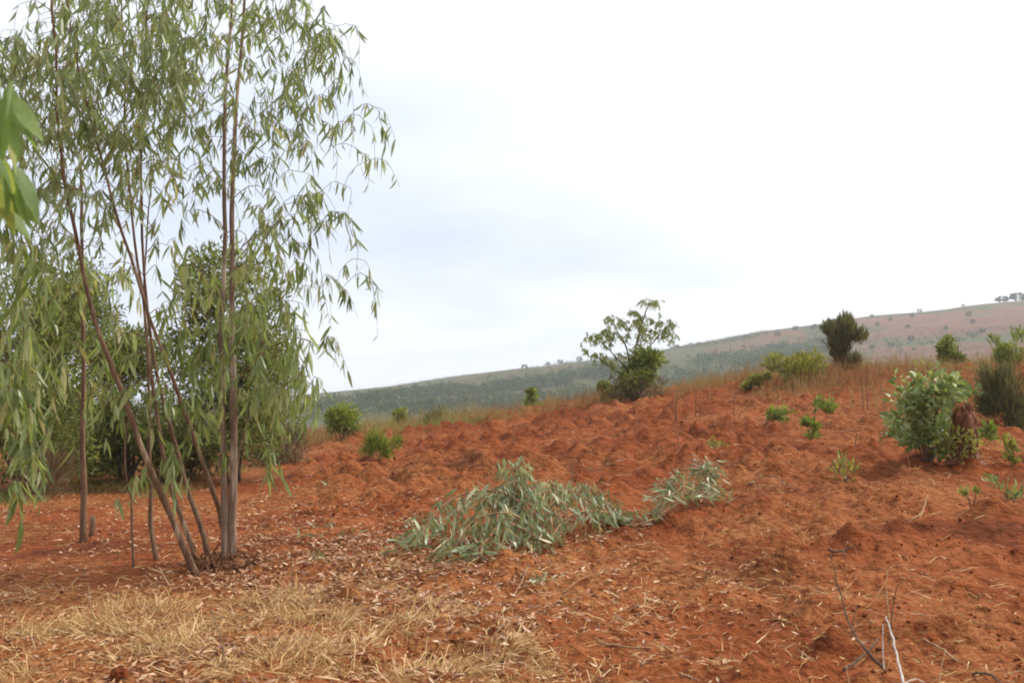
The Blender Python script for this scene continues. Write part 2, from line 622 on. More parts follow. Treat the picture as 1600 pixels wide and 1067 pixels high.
def put_leaves(parent, base, leaves, kind, mat, single, name="foliage"):
    """leaves: list of (pos, dir, length). The ones that show largest become parts, the rest one mass."""
    if not leaves:
        return
    Pn = np.array([l[0] for l in leaves], float)
    Dn = np.array([l[1] for l in leaves], float)
    Ln = np.array([l[2] for l in leaves], float)
    n = len(Ln)
    A, B, C = frames(Dn + RS.normal(size=Dn.shape) * .12, RS.uniform(-math.pi, math.pi, n))
    K = len(TV[kind])
    var = RS.randint(0, K, n)
    px, py, dep = proj(Pn + A * Ln[:, None] * .5)
    inside = (px > 3) & (px < 1597) & (py > 3) & (py < 1060)
    size = np.where(inside, Ln / np.maximum(dep, .3) * (.35 + np.abs(C[:, 1])), 0)
    order = np.argsort(-size)
    one = np.zeros(n, bool)
    one[order[:single]] = size[order[:single]] > 0
    mes = leaf_meshes(kind, mat) if single else None
    base = np.asarray(base, float)
    for i in np.nonzero(one)[0]:
        o = bpy.data.objects.new("leaf", mes[var[i]])
        a, b, c, l, q = A[i], B[i], C[i], Ln[i], Pn[i] - base
        o.matrix_basis = Matrix(((a[0] * l, b[0] * l, c[0] * l, q[0]), (a[1] * l, b[1] * l, c[1] * l, q[1]), (a[2] * l, b[2] * l, c[2] * l, q[2]), (0, 0, 0, 1)))
        link(o, parent)
    Vs, Fs, Rn, off = [], [], [], 0
    for k in range(K):
        idx = np.nonzero((~one) & (var == k))[0]
        if not len(idx):
            continue
        tv, tf = TV[kind][k]
        W = (A[idx][:, None, :] * tv[None, :, :1] + B[idx][:, None, :] * tv[None, :, 1:2] + C[idx][:, None, :] * tv[None, :, 2:3]) * Ln[idx][:, None, None]
        W = W + (Pn[idx] - base)[:, None, :]
        Vs.append(W.reshape(-1, 3))
        Fs.append((tf[None] + (np.arange(len(idx)) * len(tv))[:, None, None]).reshape(-1, 3) + off)
        Rn.append(np.repeat(np.clip(.75 * vn(Pn[idx, 0] + .6 * Pn[idx, 1], Pn[idx, 2], .22, 7) + .55 * RS.rand(len(idx)) - .15, 0, 1), len(tf)))
        off += len(idx) * len(tv)
    if Vs:
        me = fast_mesh(name, np.vstack(Vs), np.vstack(Fs), np.concatenate(Rn), M[mat], True)
        o = bpy.data.objects.new(name, me)
        link(o, parent)
        tag(o, kind="stuff")


def diamonds(pos, D, length, width, rnd, roll=None):
    """small folded leaves, two triangles each"""
    n = len(pos)
    A, B, C = frames(D, RS.uniform(-math.pi, math.pi, n) if roll is None else roll)
    l, w = np.asarray(length)[:, None], np.asarray(width)[:, None]
    V = np.empty((n, 4, 3))
    V[:, 0] = pos
    V[:, 1] = pos + A * l * .45 + B * w * .5 + C * w * .15
    V[:, 2] = pos + A * l
    V[:, 3] = pos + A * l * .45 - B * w * .5 + C * w * .15
    F = np.array([[0, 1, 2], [0, 2, 3]])[None] + (np.arange(n) * 4)[:, None, None]
    return V.reshape(-1, 3), F.reshape(-1, 3), np.repeat(rnd, 2)


def blades(pos, D, length, width, rnd, droop=.35):
    """grass blades: bent strip that narrows to a point, three triangles"""
    n = len(pos)
    A, B, C = frames(D, RS.uniform(-math.pi, math.pi, n))
    l, w = np.asarray(length)[:, None], np.asarray(width)[:, None]
    V = np.empty((n, 5, 3))
    V[:, 0] = pos + B * w * .5
    V[:, 1] = pos - B * w * .5
    mid = pos + A * l * .55
    V[:, 2] = mid + B * w * .4
    V[:, 3] = mid - B * w * .4
    V[:, 4] = pos + A * l - np.array([0, 0, 1.0]) * l * droop * RS.rand(n)[:, None] + C * l * droop * (RS.rand(n)[:, None] - .5)
    F = np.array([[0, 1, 3], [0, 3, 2], [2, 3, 4]])[None] + (np.arange(n) * 5)[:, None, None]
    return V.reshape(-1, 3), F.reshape(-1, 3), np.repeat(rnd, 3)


def mass(name, parts, mat, parent=None, origin=(0, 0, 0), kind=None, label=None, cat=None):
    Vs, Fs, Rn, off = [], [], [], 0
    for v, f, r in parts:
        Vs.append(v)
        Fs.append(f + off)
        Rn.append(r)
        off += len(v)
    V = np.vstack(Vs) - np.asarray(origin, float)
    me = fast_mesh(name, V, np.vstack(Fs), np.concatenate(Rn), mat)
    o = bpy.data.objects.new(name, me)
    if parent is None:
        o.location = Vector(origin)
    link(o, parent)
    return tag(o, label, cat, None, kind)


# ------------------------------------------------------------------ ground sheet
ang = np.concatenate([np.linspace(-180, -42, 34), np.linspace(-40, -31, 16), np.linspace(-29.5, 29.5, 470), np.linspace(31, 40, 16), np.linspace(42, 176, 33)])
rad = np.concatenate([[.6, 1.2, 1.8], np.geomspace(2.2, 4.2, 30)[:-1], np.geomspace(4.2, 46, 620), np.geomspace(47, 900, 190), np.geomspace(950, 3400, 12)])
AA, RR = np.meshgrid(np.radians(ang), rad, indexing="ij")
GX, GY = (np.sin(AA) * RR).ravel(), (np.cos(AA) * RR).ravel()
GZ = base_z(GX, GY) + detail_z(GX, GY)
na, nr = len(ang), len(rad)
ii = np.arange(na)
jj = np.arange(nr - 1)
I, J = np.meshgrid(ii, jj, indexing="ij")
I2 = (I + 1) % na
Fq = np.stack([I * nr + J, I * nr + J + 1, I2 * nr + J + 1, I2 * nr + J], -1).reshape(-1, 4)
gv = np.column_stack([GX, GY, GZ])
# centre: a small flat square closed by triangles would mix face kinds; collapse the inner ring instead
inner = np.arange(na) * nr
gv[inner, :2] *= .001
gv[inner, 2] = gv[inner, 2].mean()
gme = fast_mesh("ground", gv, Fq[:, ::-1], np.zeros(len(Fq)), M["ground"], True)

STRAW_BLOBS = [(130, 1010, 1.0, 1.0), (330, 1000, .9, 1.0), (500, 990, .8, 1.0), (650, 1000, .6, .8), (720, 1050, .5, .7), (20, 1040, .9, .9),
               (560, 930, .5, .6), (430, 950, .5, .8), (840, 1040, .5, .55), (1000, 960, .5, .35), (1210, 840, .5, .4), (1190, 770, .7, .45), (1280, 745, .8, .45),
               (960, 900, .5, .3), (880, 940, .5, .35), (1100, 1040, .4, .3), (200, 960, .8, .7), (60, 960, .8, .7), (1420, 760, .8, .35), (640, 880, .5, .45)]
SB = []
for (px, py, r, w) in STRAW_BLOBS:
    x, y = G(px, py)
    SB.append((x, y, r, w))


def straw_d(X, Y):
    d = np.zeros_like(np.asarray(X, float))
    for x, y, r, w in SB:
        d = np.maximum(d, w * np.exp(-((X - x) ** 2 + ((Y - y) * .8) ** 2) / (r * r)))
    return d


def litter_d(X, Y):
    """dead eucalyptus leaves lie under the crowns at the left"""
    d = np.exp(-(((X + 3.6) / 2.6) ** 2 + ((Y - 8.4) / 2.6) ** 2)) + .8 * np.exp(-(((X + 5.2) / 2.2) ** 2 + ((Y - 13.5) / 3.2) ** 2))
    d = d + .5 * np.exp(-(((X + 1.0) / 1.6) ** 2 + ((Y - 9.0) / 1.8) ** 2))
    return np.clip(d * (1 - .85 * track_mask(X, Y)), 0, 1)


d_far = np.hypot(GX, GY)
cover = sstep(31.5, 38, GY) * sstep(25, 34, d_far)
side = sstep(16, 24, np.abs(GX)) * (GY < 34)
cover = np.maximum(cover, .65 * side)
hill_u = np.clip((GY - 200) / 500, 0, 1)
patch = vn(GX + .35 * GY, GY - .8 * GX * .25, 60, 3) * .45 + vn(GX, GY * .5, 22, 8) * .35 + vn(GX, GY * .6, 8, 18) * .2
pink = np.array([.135, .068, .045])
olive = np.array([.060, .070, .026])
tan_ = np.array([.27, .155, .085])
k = (sstep(.50, .62, patch) * (.35 + .65 * sstep(0, 220, GX)))[:, None]
hillc = pink * k + olive * (1 - k)
nearc = tan_ * (.85 + .3 * vn(GX, GY, 2.0)[:, None])
w = sstep(60, 180, GY)[:, None]
landc = nearc * (1 - w) + hillc * w
for nm, val in (("cover", cover), ("strawy", np.clip(straw_d(GX, GY) * .9 + litter_d(GX, GY) * .45 + .45 * sstep(.45, .65, vn(GX, GY, 1.3, 22)) + .08, 0, 1))):
    a = gme.attributes.new(nm, "FLOAT", "POINT")
    a.data.foreach_set("value", val.astype(np.float32))
a = gme.attributes.new("land", "FLOAT_COLOR", "POINT")
a.data.foreach_set("color", np.column_stack([landc, np.ones(len(landc))]).astype(np.float32).ravel())
go = bpy.data.objects.new("ground", gme)
link(go)
tag(go, kind="structure")

# ------------------------------------------------------------------ trees


def grow(stems, targets, rnd=random, lift=.35, maxr=.011, minr=.0035, reach=2.6):
    """branches from the stems to every target; returns tubes by limb and the twig ends"""
    nodes, rads, limb = [], [], []
    for s_, r_ in stems:
        for q, rr in zip(s_, r_):
            nodes.append(q)
            rads.append(rr)
            limb.append(-1)
    nodes = [np.array(q) for q in nodes]
    st = np.array(nodes)
    targets = sorted(targets, key=lambda q: np.min(np.linalg.norm(st - q, axis=1)))
    limbs, ends = [], []
    for tg in targets:
        nd = np.array(nodes)
        dv = tg - nd
        dist = np.linalg.norm(dv, axis=1)
        cost = dist + .9 * np.maximum(0, -dv[:, 2] - .15) - .25 * np.clip(dv[:, 2], 0, .5)
        i = int(np.argmin(cost))
        a, d = nd[i], float(dist[i])
        mid1 = a + (tg - a) * .33 + np.array([rnd.uniform(-.1, .1) * d, rnd.uniform(-.1, .1) * d, lift * d * .45])
        mid2 = a + (tg - a) * .72 + np.array([rnd.uniform(-.1, .1) * d, rnd.uniform(-.1, .1) * d, lift * d * .55])
        nseg = max(4, min(9, int(d / .12) + 3))
        c = spline([a, mid1, mid2, tg], nseg)
        r0 = min(rads[i] * .7, minr + maxr * min(1, d / reach) * .8)
        rr = np.linspace(r0, minr * .8, nseg)
        if limb[i] < 0:
            limbs.append([])
            li = len(limbs) - 1
        else:
            li = limb[i]
        limbs[li].append((c, rr))
        for q, r_ in zip(c[1:], rr[1:]):
            nodes.append(q)
            rads.append(r_)
            limb.append(li)
        ends.append((c, tg))
    return limbs, ends


def spray_leaves(ends, nleaf, ll, droop=.4, along=.5, hang=1.0):
    out, twigs = [], []
    for c, tg in ends:
        d = c[-1] - c[-2]
        d = d / (np.linalg.norm(d) + 1e-9)
        L_ = droop * random.uniform(.6, 1.3)
        h = np.array([d[0], d[1], 0]) * .8
        q1 = tg + h * L_ * .35 + np.array([0, 0, -.12 * L_])
        q2 = tg + h * L_ * .5 + np.array([random.uniform(-.08, .08), random.uniform(-.08, .08), -L_ * .8])
        tw = spline([tg, q1, q2], 6)
        twigs.append(tw)
        n = random.randint(int(nleaf * .6), int(nleaf * 1.4))
        for k_ in range(n):
            if random.random() < along:
                u = random.uniform(.3, .999) * (len(c) - 1)
                q = c[int(u)] + (c[min(int(u) + 1, len(c) - 1)] - c[int(u)]) * (u % 1)
            else:
                u = random.random() * (len(tw) - 1.001)
                q = tw[int(u)] + (tw[int(u) + 1] - tw[int(u)]) * (u % 1)
            a_ = random.uniform(0, 2 * math.pi)
            s_ = random.uniform(.1, .75) / hang
            out.append((q, np.array([math.cos(a_) * s_, math.sin(a_) * s_, -1.0 + random.uniform(0, .35)]), ll * random.uniform(.45, 1.4)))
    return out, twigs


def ell(cx, cy, rx, ry, n, y0, y1):
    """n points in an elliptic column of crown"""
    o = []
    for _ in range(n):
        a_, r_ = random.uniform(0, 2 * math.pi), math.sqrt(random.random())
        o.append(P(cx + rx * r_ * math.cos(a_), cy + ry * r_ * math.sin(a_), random.uniform(y0, y1)))
    return o


def stem_from_px(pts, Yb, Yt, r0, r1, n=26):
    m = len(pts)
    q = [P(px, py, Yb + (Yt - Yb) * (i / (m - 1)) ** .8) for i, (px, py) in enumerate(pts)]
    c = spline(q, n)
    r = np.linspace(0, 1, n)
    return c, (r0 + (r1 - r0) * r ** .6) * .86


def build_tree(name, label, base, stems, targets, mat_leaf, kind="euc", nleaf=10, ll=.17, droop=.38, single=0, bark=None, group=None,
               along=.5, lift=.35, hang=1.0, stem_name="stem", twig="twig", maxr=.011, sides=9):
    t = empty(name, base, label, "tree", group)
    for k_, (c, r) in enumerate(stems):
        mb = MB()
        cc = c + np.column_stack([vn(c[:, 2], c[:, 2] * 0 + k_, .35, k_), vn(c[:, 2], c[:, 2] * 0 + 5 + k_, .35, k_ + 3), c[:, 2] * 0 + .5]) * .02 - .01
        mb.tube(cc, r * (1 + .10 * np.sin(np.arange(len(r)) * 2.4 + k_) * RS.rand(len(r))), sides, .10)
        mb.build(stem_name, M[bark[k_] if isinstance(bark, list) else bark], t, base)
    add_crown(t, base, stems, targets, mat_leaf, kind, nleaf, ll, droop, single, along, lift, hang, twig, maxr)
    return t


def add_crown(t, base, stems, targets, mat_leaf, kind="euc", nleaf=10, ll=.17, droop=.38, single=0, along=.5, lift=.35, hang=1.0, twig="twig", maxr=.011):
    limbs, ends = grow(stems, targets, lift=lift, maxr=maxr)
    lv, tw = spray_leaves(ends, nleaf, ll, droop, along, hang)
    twb = MB()
    for lm in limbs:                      # each limb is a part
        mb = MB()
        for c, r in lm:
            mb.tube(c, r, 5)
        mb.build("branch", M[twig], t, base)
    for c in tw:
        twb.tube(c, np.linspace(.003, .0014, len(c)), 3)
    tag(twb.build("twigs", M["twig_green"], t, base), kind="stuff")
    put_leaves(t, base, lv, kind, mat_leaf, single)


# ---- the many-stemmed eucalyptus
YB = G(345, 892)[1]
bx, by = G(345, 892)
MB0 = (bx, by, gz(bx, by))
S = [
    ([(312, 912), (265, 800), (225, 706), (195, 627), (165, 549), (142, 474), (115, 350), (100, 280), (90, 200), (87, 100), (80, -20), (70, -160)], YB - .25, YB - .6, .040, .007),
    ([(353, 880), (345, 805), (326, 750), (300, 676), (277, 612), (255, 552), (232, 492), (210, 417), (187, 349), (165, 270), (146, 206), (131, 142), (116, 86), (107, 20), (95, -90), (85, -220)], YB + .1, YB - .3, .030, .006),
    ([(330, 868), (310, 810), (290, 755), (272, 690), (262, 650), (248, 600), (236, 540), (227, 462), (221, 350), (221, 243), (225, 170), (228, 100), (230, 0), (235, -120)], YB + .15, YB + .7, .031, .007),
    ([(310, 885), (290, 830), (272, 775), (257, 717), (248, 669), (240, 612), (230, 540), (222, 462), (212, 400), (204, 319), (195, 225), (195, 142), (192, 60), (188, -60)], YB - .05, YB + .5, .030, .007),
    ([(353, 892), (350, 750), (347, 650), (345, 540), (349, 430), (352, 350), (350, 240), (352, 150), (357, 80), (362, 0), (366, -150), (372, -330)], YB - .02, YB + .1, .039, .010),
    ([(363, 896), (364, 760), (365, 650), (363, 540), (362, 450), (363, 390), (362, 330), (365, 250), (370, 170), (376, 70), (381, 0), (388, -150), (392, -380)], YB + .02, YB - .05, .046, .011),
    ([(366, 770), (376, 700), (388, 650), (400, 595), (406, 545), (412, 480), (425, 410)], YB + .08, YB + .6, .016, .005),
]
stems = [stem_from_px(*s_) for s_ in S]
# set the feet of the stems just into the soil
for c, r in stems[:6]:
    c[0, 2] = gz(c[0, 0], c[0, 1]) - .06
T = []
for e in [(150, 90, 160, 130, 90), (50, 150, 90, 120, 44), (230, 60, 120, 90, 44), (230, 180, 100, 80, 32), (150, 260, 110, 70, 24), (80, 340, 80, 60, 12),
          (320, 40, 70, 80, 18), (430, 50, 100, 70, 27), (400, 150, 90, 60, 14), (480, 110, 50, 60, 8), (310, 200, 80, 70, 9), (430, 230, 70, 50, 8),
          (500, 50, 40, 40, 6), (300, 300, 60, 50, 5), (440, 310, 60, 40, 6), (490, 290, 30, 40, 4), (430, 370, 60, 40, 7), (200, 380, 50, 60, 3)]:
    e = (*e[:4], int(e[4] * 1.75))
    T += ell(*e, YB - 1.1, YB + 1.2)
for e in [(130, -100, 160, 90, 26), (330, -110, 170, 100, 34), (370, -300, 120, 110, 30), (480, -60, 60, 60, 6), (150, -220, 120, 80, 14)]:
    T += ell(*e, YB - 1.0, YB + 1.0)
for (px, py) in [(586, 168), (600, 205), (566, 240), (596, 250), (570, 190), (535, 190), (530, 130), (547, 40), (545, 90), (520, 160), (505, 190), (520, 230),
                 (538, 290), (520, 330), (545, 340), (552, 370), (560, 405), (570, 430), (585, 465), (505, 345), (490, 330), (500, 300), (515, 440), (535, 450), (505, 455), (525, 535), (500, 540), (512, 525)]:
    T.append(P(px, py, YB + random.uniform(-.35, .25)))
main = build_tree("eucalyptus_tree", "tall eucalyptus with six slender stems fanning from one stump in the left foreground", MB0, stems, T, "euc", "euc",
                  nleaf=13, ll=.125, single=170, bark=["bark", "bark", "bark", "bark", "bark_pale", "bark_pale", "bark"], droop=.36, along=.45)
T = []
for e in [(370, 450, 60, 50, 12), (300, 430, 45, 60, 7), (430, 430, 50, 60, 12), (400, 530, 80, 50, 16), (330, 540, 50, 50, 8), (440, 590, 50, 35, 10),
          (380, 610, 60, 30, 8), (300, 620, 35, 40, 4), (270, 520, 30, 60, 4), (455, 520, 25, 45, 5), (180, 560, 30, 60, 4), (155, 620, 25, 40, 4), (235, 610, 30, 20, 3)]:
    e = (*e[:4], int(e[4] * 1.45))
    T += ell(*e, YB - .8, YB + .6)
for (px, py) in [(465, 610), (450, 620), (478, 618), (486, 600), (422, 705), (424, 700), (418, 702), (268, 715), (266, 705), (272, 712), (262, 690), (216, 745), (218, 740), (425, 708), (270, 720), (320, 655), (345, 640), (495, 590)]:
    T.append(P(px, py, YB + random.uniform(-.5, .1)))
add_crown(main, MB0, stems, T, "euc_fresh", "euc", nleaf=12, ll=.145, droop=.34, single=120, along=.35, hang=1.5)
# torn bark and old coppice knobs round the foot
kb = MB()
for i in range(110):
    a_ = random.uniform(0, 2 * math.pi)
    r_ = random.uniform(.02, .26)
    x, y = bx + .02 + r_ * math.cos(a_) * 1.1, by + r_ * math.sin(a_) * .7
    z = gz(x, y)
    d_ = random.uniform(0, 2 * math.pi)
    l_ = random.uniform(.06, .24)
    h_ = random.uniform(-.01, .15) * (1 - r_ / .34)
    kb.tube(spline([(x, y, z + h_ - .03), (x + .5 * l_ * math.cos(d_), y + .5 * l_ * math.sin(d_), z + h_ + random.uniform(.0, .08)), (x + l_ * math.cos(d_ + .5), y + l_ * math.sin(d_ + .5), z - .01)], 6),
            np.linspace(.012, .003, 6) * random.uniform(.4, 1.3), 5, .2)
kb.build("torn_bark", M["root"], main, MB0)
kb = MB()
for (ox, oy, r_, h_) in [(.02, .0, .11, .10), (-.14, -.05, .08, .06), (.13, -.03, .08, .07), (-.05, .08, .09, .09), (.06, -.10, .07, .04)]:
    rs_ = np.random.RandomState(int(900 + ox * 100))
    V, F = [], []
    for i in range(6):
        ph = math.pi * (i + .5) / 6
        for k_ in range(10):
            th = 2 * math.pi * k_ / 10
            q = 1 + rs_.uniform(-.3, .3)
            V.append((bx + ox + r_ * q * math.sin(ph) * math.cos(th), by + oy + r_ * q * math.sin(ph) * math.sin(th), gz(bx + ox, by + oy) - .03 + (h_ + .03) * q * math.cos(ph)))
    for i in range(5):
        for k_ in range(10):
            F.append((i * 10 + k_, (i + 1) * 10 + k_, (i + 1) * 10 + (k_ + 1) % 10, i * 10 + (k_ + 1) % 10))
    F.append(tuple(range(10)))
    kb.add(V, F)
kb.tube(spline([(bx + .12, by - .06, MB0[2] - .01), (bx + .22, by - .14, MB0[2] + .02), (bx + .28, by - .17, MB0[2] + .09)], 5), [.03, .026, .022, .018, .014], 7, .2)
kb.build("root_crown", M["root"], main, MB0)

# ---- other eucalypts at the left
x, y = G(130, 850)
b_ = (x, y, gz(x, y))
st2 = [stem_from_px([(131, 858), (131, 747), (129, 631), (131, 519), (127, 337), (126, 243), (122, 140), (118, 30)], y, y + .2, .045, .008)]
st2[0][0][0, 2] = b_[2] - .05
T = ell(110, 230, 80, 90, 14, y - .8, y + .9) + ell(70, 420, 80, 70, 18, y - 1, y + .6) + ell(160, 450, 60, 60, 7, y - .6, y + .6) + ell(90, 560, 90, 60, 16, y - 1, y + .5) + ell(120, 60, 80, 80, 14, y - .7, y + .8)
tr = build_tree("eucalyptus_tree", "single straight eucalyptus stem rising from leaf litter left of the many-stemmed tree", b_, st2, T, "euc_fresh", "euc", nleaf=12, ll=.18, single=120, bark="bark", droop=.4)
mb = MB()
xs, ys = G(142, 842)
mb.tube(spline([(xs, ys, gz(xs, ys) - .05), (xs + .01, ys, gz(xs, ys) + .1), (xs + .02, ys, gz(xs, ys) + .20)], 4), [.034, .03, .028, .024], 8, .15)
mb.build("cut_stub", M["bark"], tr, b_)

x, y = G(246, 880)
b_ = (x, y, gz(x, y))
st3 = [stem_from_px([(247, 884), (236, 818), (236, 755), (234, 681), (231, 600), (230, 537), (226, 440), (232, 330), (240, 240)], y, y + .3, .030, .006)]
st3[0][0][0, 2] = b_[2] - .05
T = ell(235, 330, 50, 90, 9, y - .4, y + .6) + ell(205, 480, 40, 70, 6, y - .5, y + .4)
build_tree("eucalyptus_tree", "thin dark eucalyptus pole standing just behind the leaning stems", b_, st3, T, "euc", "euc", nleaf=9, ll=.16, single=40, bark="bark")

x, y = G(209, 892)
b_ = (x, y, gz(x, y))
st4 = [stem_from_px([(210, 896), (206, 800), (204, 775), (198, 745), (197, 700), (197, 662)], y, y, .013, .008, 16)]
st4[0][0][0, 2] = b_[2] - .04
T = [P(183, 657, y - .05), P(212, 745, y - .1), P(205, 640, y), P(190, 640, y + .1)]
build_tree("eucalyptus_sapling", "finger-thin crooked sapling with few leaves between two eucalyptus stems", b_, st4, T, "euc_fresh", "euc", nleaf=7, ll=.16, single=30, bark="twig")

y = 7.6
x = float(ray(-110, 700)[0]) * y
b_ = (x, y, gz(x, y))
st5 = [stem_from_px([(-110, 960), (-100, 800), (-90, 600), (-75, 400), (-60, 200), (-50, 0), (-40, -200)], y, y, .06, .012)]
st5[0][0][0, 2] = b_[2] - .05
T = ell(20, 420, 60, 80, 16, y - .5, y + .9) + ell(30, 570, 70, 70, 20, y - .5, y + .9) + ell(40, 680, 60, 50, 11, y - .5, y + .8) + [P(18, 755, y), P(30, 750, y + .1), P(8, 765, y)] + ell(-60, 250, 60, 200, 14, y - .7, y + .7) + ell(-90, 600, 70, 120, 12, y - .6, y + .6)
build_tree("eucalyptus_tree", "drooping eucalyptus foliage reaching in low from the left picture edge", b_, st5, T, "euc_fresh", "euc", nleaf=11, ll=.19, single=200, bark="bark", hang=1.4)

# ---- the sapling close to the lens: only one branch of it hangs into view
y = 2.5
x = float(ray(-190, 700)[0]) * y
b_ = (x, y, gz(x, y))
c = spline([(x, y, b_[2] - .05), (x + .02, y, 1.0), (x + .05, y + .03, 2.0), (x + .03, y + .05, 3.2)], 20)
r = np.linspace(.03, .01, 20)
T = [P(-18, 105, 2.45), P(-30, 200, 2.4), P(-8, 235, 2.5), P(-60, 120, 2.5), P(-120, 50, 2.4), P(-100, 260, 2.5)]
t = empty("eucalyptus_sapling", b_, "blurred broad green eucalyptus leaves close to the camera at left edge", "tree")
mb = MB()
mb.tube(c, r, 8, .06)
mb.build("stem", M["bark"], t, b_)
limbs, ends = grow([(c, r)], T, maxr=.008)
for lm in limbs:
    mb = MB()
    for cc, rr in lm:
        mb.tube(cc, rr, 5)
    mb.build("branch", M["twig_green"], t, b_)
lv = []
for (px, py, ang_, l_) in [(0, 125, 84, .13), (14, 132, 72, .14), (-6, 150, 80, .15), (24, 150, 66, .13), (6, 165, 95, .13), (30, 172, 78, .11),
                           (-4, 240, 60, .15), (12, 252, 72, .16), (24, 258, 68, .14), (2, 262, 88, .15), (8, 300, 65, .13), (30, 275, 78, .12), (-8, 290, 70, .14), (14, 290, 100, .10), (10, 140, 60, .14), (20, 125, 85, .12), (-2, 180, 75, .15), (18, 190, 88, .10), (4, 245, 80, .13), (20, 262, 58, .13), (-4, 315, 80, .10), (26, 290, 84, .11)]:
    a_ = R(ang_)
    lv.append((P(px, py, 2.45 + random.uniform(-.1, .1)), np.array([math.cos(a_), random.uniform(-.25, .25), -math.sin(a_)]), l_))
for cc, tg in ends[2:]:
    for _ in range(5):
        lv.append((tg + np.array([random.uniform(-.1, .03), random.uniform(-.1, .1), random.uniform(-.05, .08)]), np.array([random.uniform(-.4, .4), random.uniform(-.4, .4), -1]), random.uniform(.11, .16)))
put_leaves(t, b_, lv, "near", "euc_near", 40)
# leaf-bearing shoot
mb = MB()
mb.tube(spline([P(-60, 70, 2.45), P(-14, 112, 2.45), P(6, 180, 2.45), P(-2, 235, 2.45), P(10, 300, 2.45)], 12), np.linspace(.0035, .0015, 12), 5)
mb.build("shoot", M["twig_green"], t, b_)

# ------------------------------------------------------------------ bushes and background trees


def bush(name, label, cat, px, py, wpx, hpx, mat, n=2500, leaf=.07, lw=.025, style="round", Y=None, depth=None, bark="bark_dark", group=None, lumps=9,
         trunk=None, skirt=None, nst=5, single=0):
    if Y is None:
        x, y = G(px, py)
    else:
        y = Y
        x = float(ray(px, py)[0]) * y
    z = gz(x, y)
    Wm, Hm = .95 * wpx / FPX * y, max(hpx / FPX * y, .05)
    # keep the top where it is seen even if the base dips behind a rise
    if Y is not None:
        top = P(px, py - hpx, y)[2]
        Hm = max(top - z, Hm * .6)
    base = (x, y, z)
    t = empty(name, base, label, cat, group)
    dp = (depth or 1.0) * Wm
    bs = np.array(base)
    mb = MB()
    cen, rad_ = [], []
    for k_ in range(lumps):
        a_ = random.uniform(0, 2 * math.pi)
        if style == "vase":
            hh = random.uniform(.10, .95)
            rr = (.14 + .38 * hh ** .8) * random.random() ** .5
        else:
            hh = random.uniform(.12 if not trunk else trunk, .86)
            rr = .40 * math.sqrt(max(.05, 1 - (hh * 1.0 - .35) ** 2 / .45)) * random.random() ** .4
        cen.append(bs + np.array([rr * Wm * math.cos(a_), rr * dp * math.sin(a_), hh * Hm]))
        if style == "vase":
            cen[-1][2] -= .14 * Hm * min(1, rr / .5) ** 2 * hh
        rad_.append((random.uniform(.20, .36) if Hm < .7 else random.uniform(.14, .24)) * min(Wm, Hm * 1.3))
    cen, rad_ = np.array(cen), np.array(rad_)
    if Hm < .7:
        nst = max(nst, lumps)
    for k_ in range(nst):
        q = cen[k_ % len(cen)]
        s0 = bs + np.array([random.uniform(-.06, .06) * Wm, random.uniform(-.06, .06) * dp, -.04])
        m_ = s0 * .5 + q * .5 + np.array([random.uniform(-.06, .06) * Wm, random.uniform(-.06, .06) * Wm, .1 * Hm])
        mb.tube(spline([s0, m_, q], 6), np.linspace(.022, .006, 6) * max(.25, min(1.5, Hm / 2)), 5, .1)
    mb.build("trunk" if cat == "tree" else "stem", M[bark], t, base)
    ci = RS.randint(0, len(cen), n)
    dv = RS.normal(size=(n, 3))
    dv /= np.linalg.norm(dv, axis=1)[:, None]
    rr = RS.rand(n) ** .45
    pos = cen[ci] + dv * (rad_[ci] * rr * RS.uniform(.8, 1.25, n))[:, None]
    clump = vn(pos[:, 0] * 1.0 + pos[:, 1], pos[:, 2] + pos[:, 1] * .7, leaf * 3.0, 3)
    keep = (clump > .30) & (pos[:, 2] > z + .01)
    pos, dv = pos[keep], dv[keep]
    if style == "vase":
        D = (pos - (bs + np.array([0, 0, -.25 * Hm]))) / Hm + RS.normal(size=pos.shape) * .22
    elif style == "grass":
        D = np.column_stack([RS.normal(size=len(pos)) * .3, RS.normal(size=len(pos)) * .3, np.ones(len(pos))])
    elif style == "droop":
        D = dv * .5 + RS.normal(size=pos.shape) * .3 + np.array([0, 0, -.7])
    else:
        D = dv + RS.normal(size=pos.shape) * .6 + np.array([0, 0, .35])
    ln = leaf * RS.uniform(.5, 1.4, len(pos)) * np.where(RS.rand(len(pos)) > .93, 1.35 if style == "vase" else 1.1, 1)
    if single:
        put_leaves(t, base, [(p_, d_, l_) for p_, d_, l_ in zip(pos, D, ln)], "round", mat, single)
    else:
        mass("crown" if cat == "tree" else "foliage", [diamonds(pos, D, ln, ln * (lw / leaf), RS.rand(len(pos)))], M[mat], t, base)
    if skirt:
        m_ = int(n * .15)
        a_ = RS.uniform(0, 2 * math.pi, m_)
        r_ = np.sqrt(RS.rand(m_)) * .55
        ps = np.column_stack([x + r_ * Wm * np.cos(a_), y + r_ * dp * np.sin(a_), z + RS.rand(m_) ** 1.6 * Hm * .38])
        D = np.column_stack([RS.normal(size=m_) * .5, RS.normal(size=m_) * .5, RS.rand(m_) + .2])
        mass("dead_twigs", [diamonds(ps, D, leaf * 1.6 * RS.uniform(.6, 1.6, m_), leaf * .22 * np.ones(m_), RS.rand(m_))], M[skirt], t, base, "stuff")
    return t


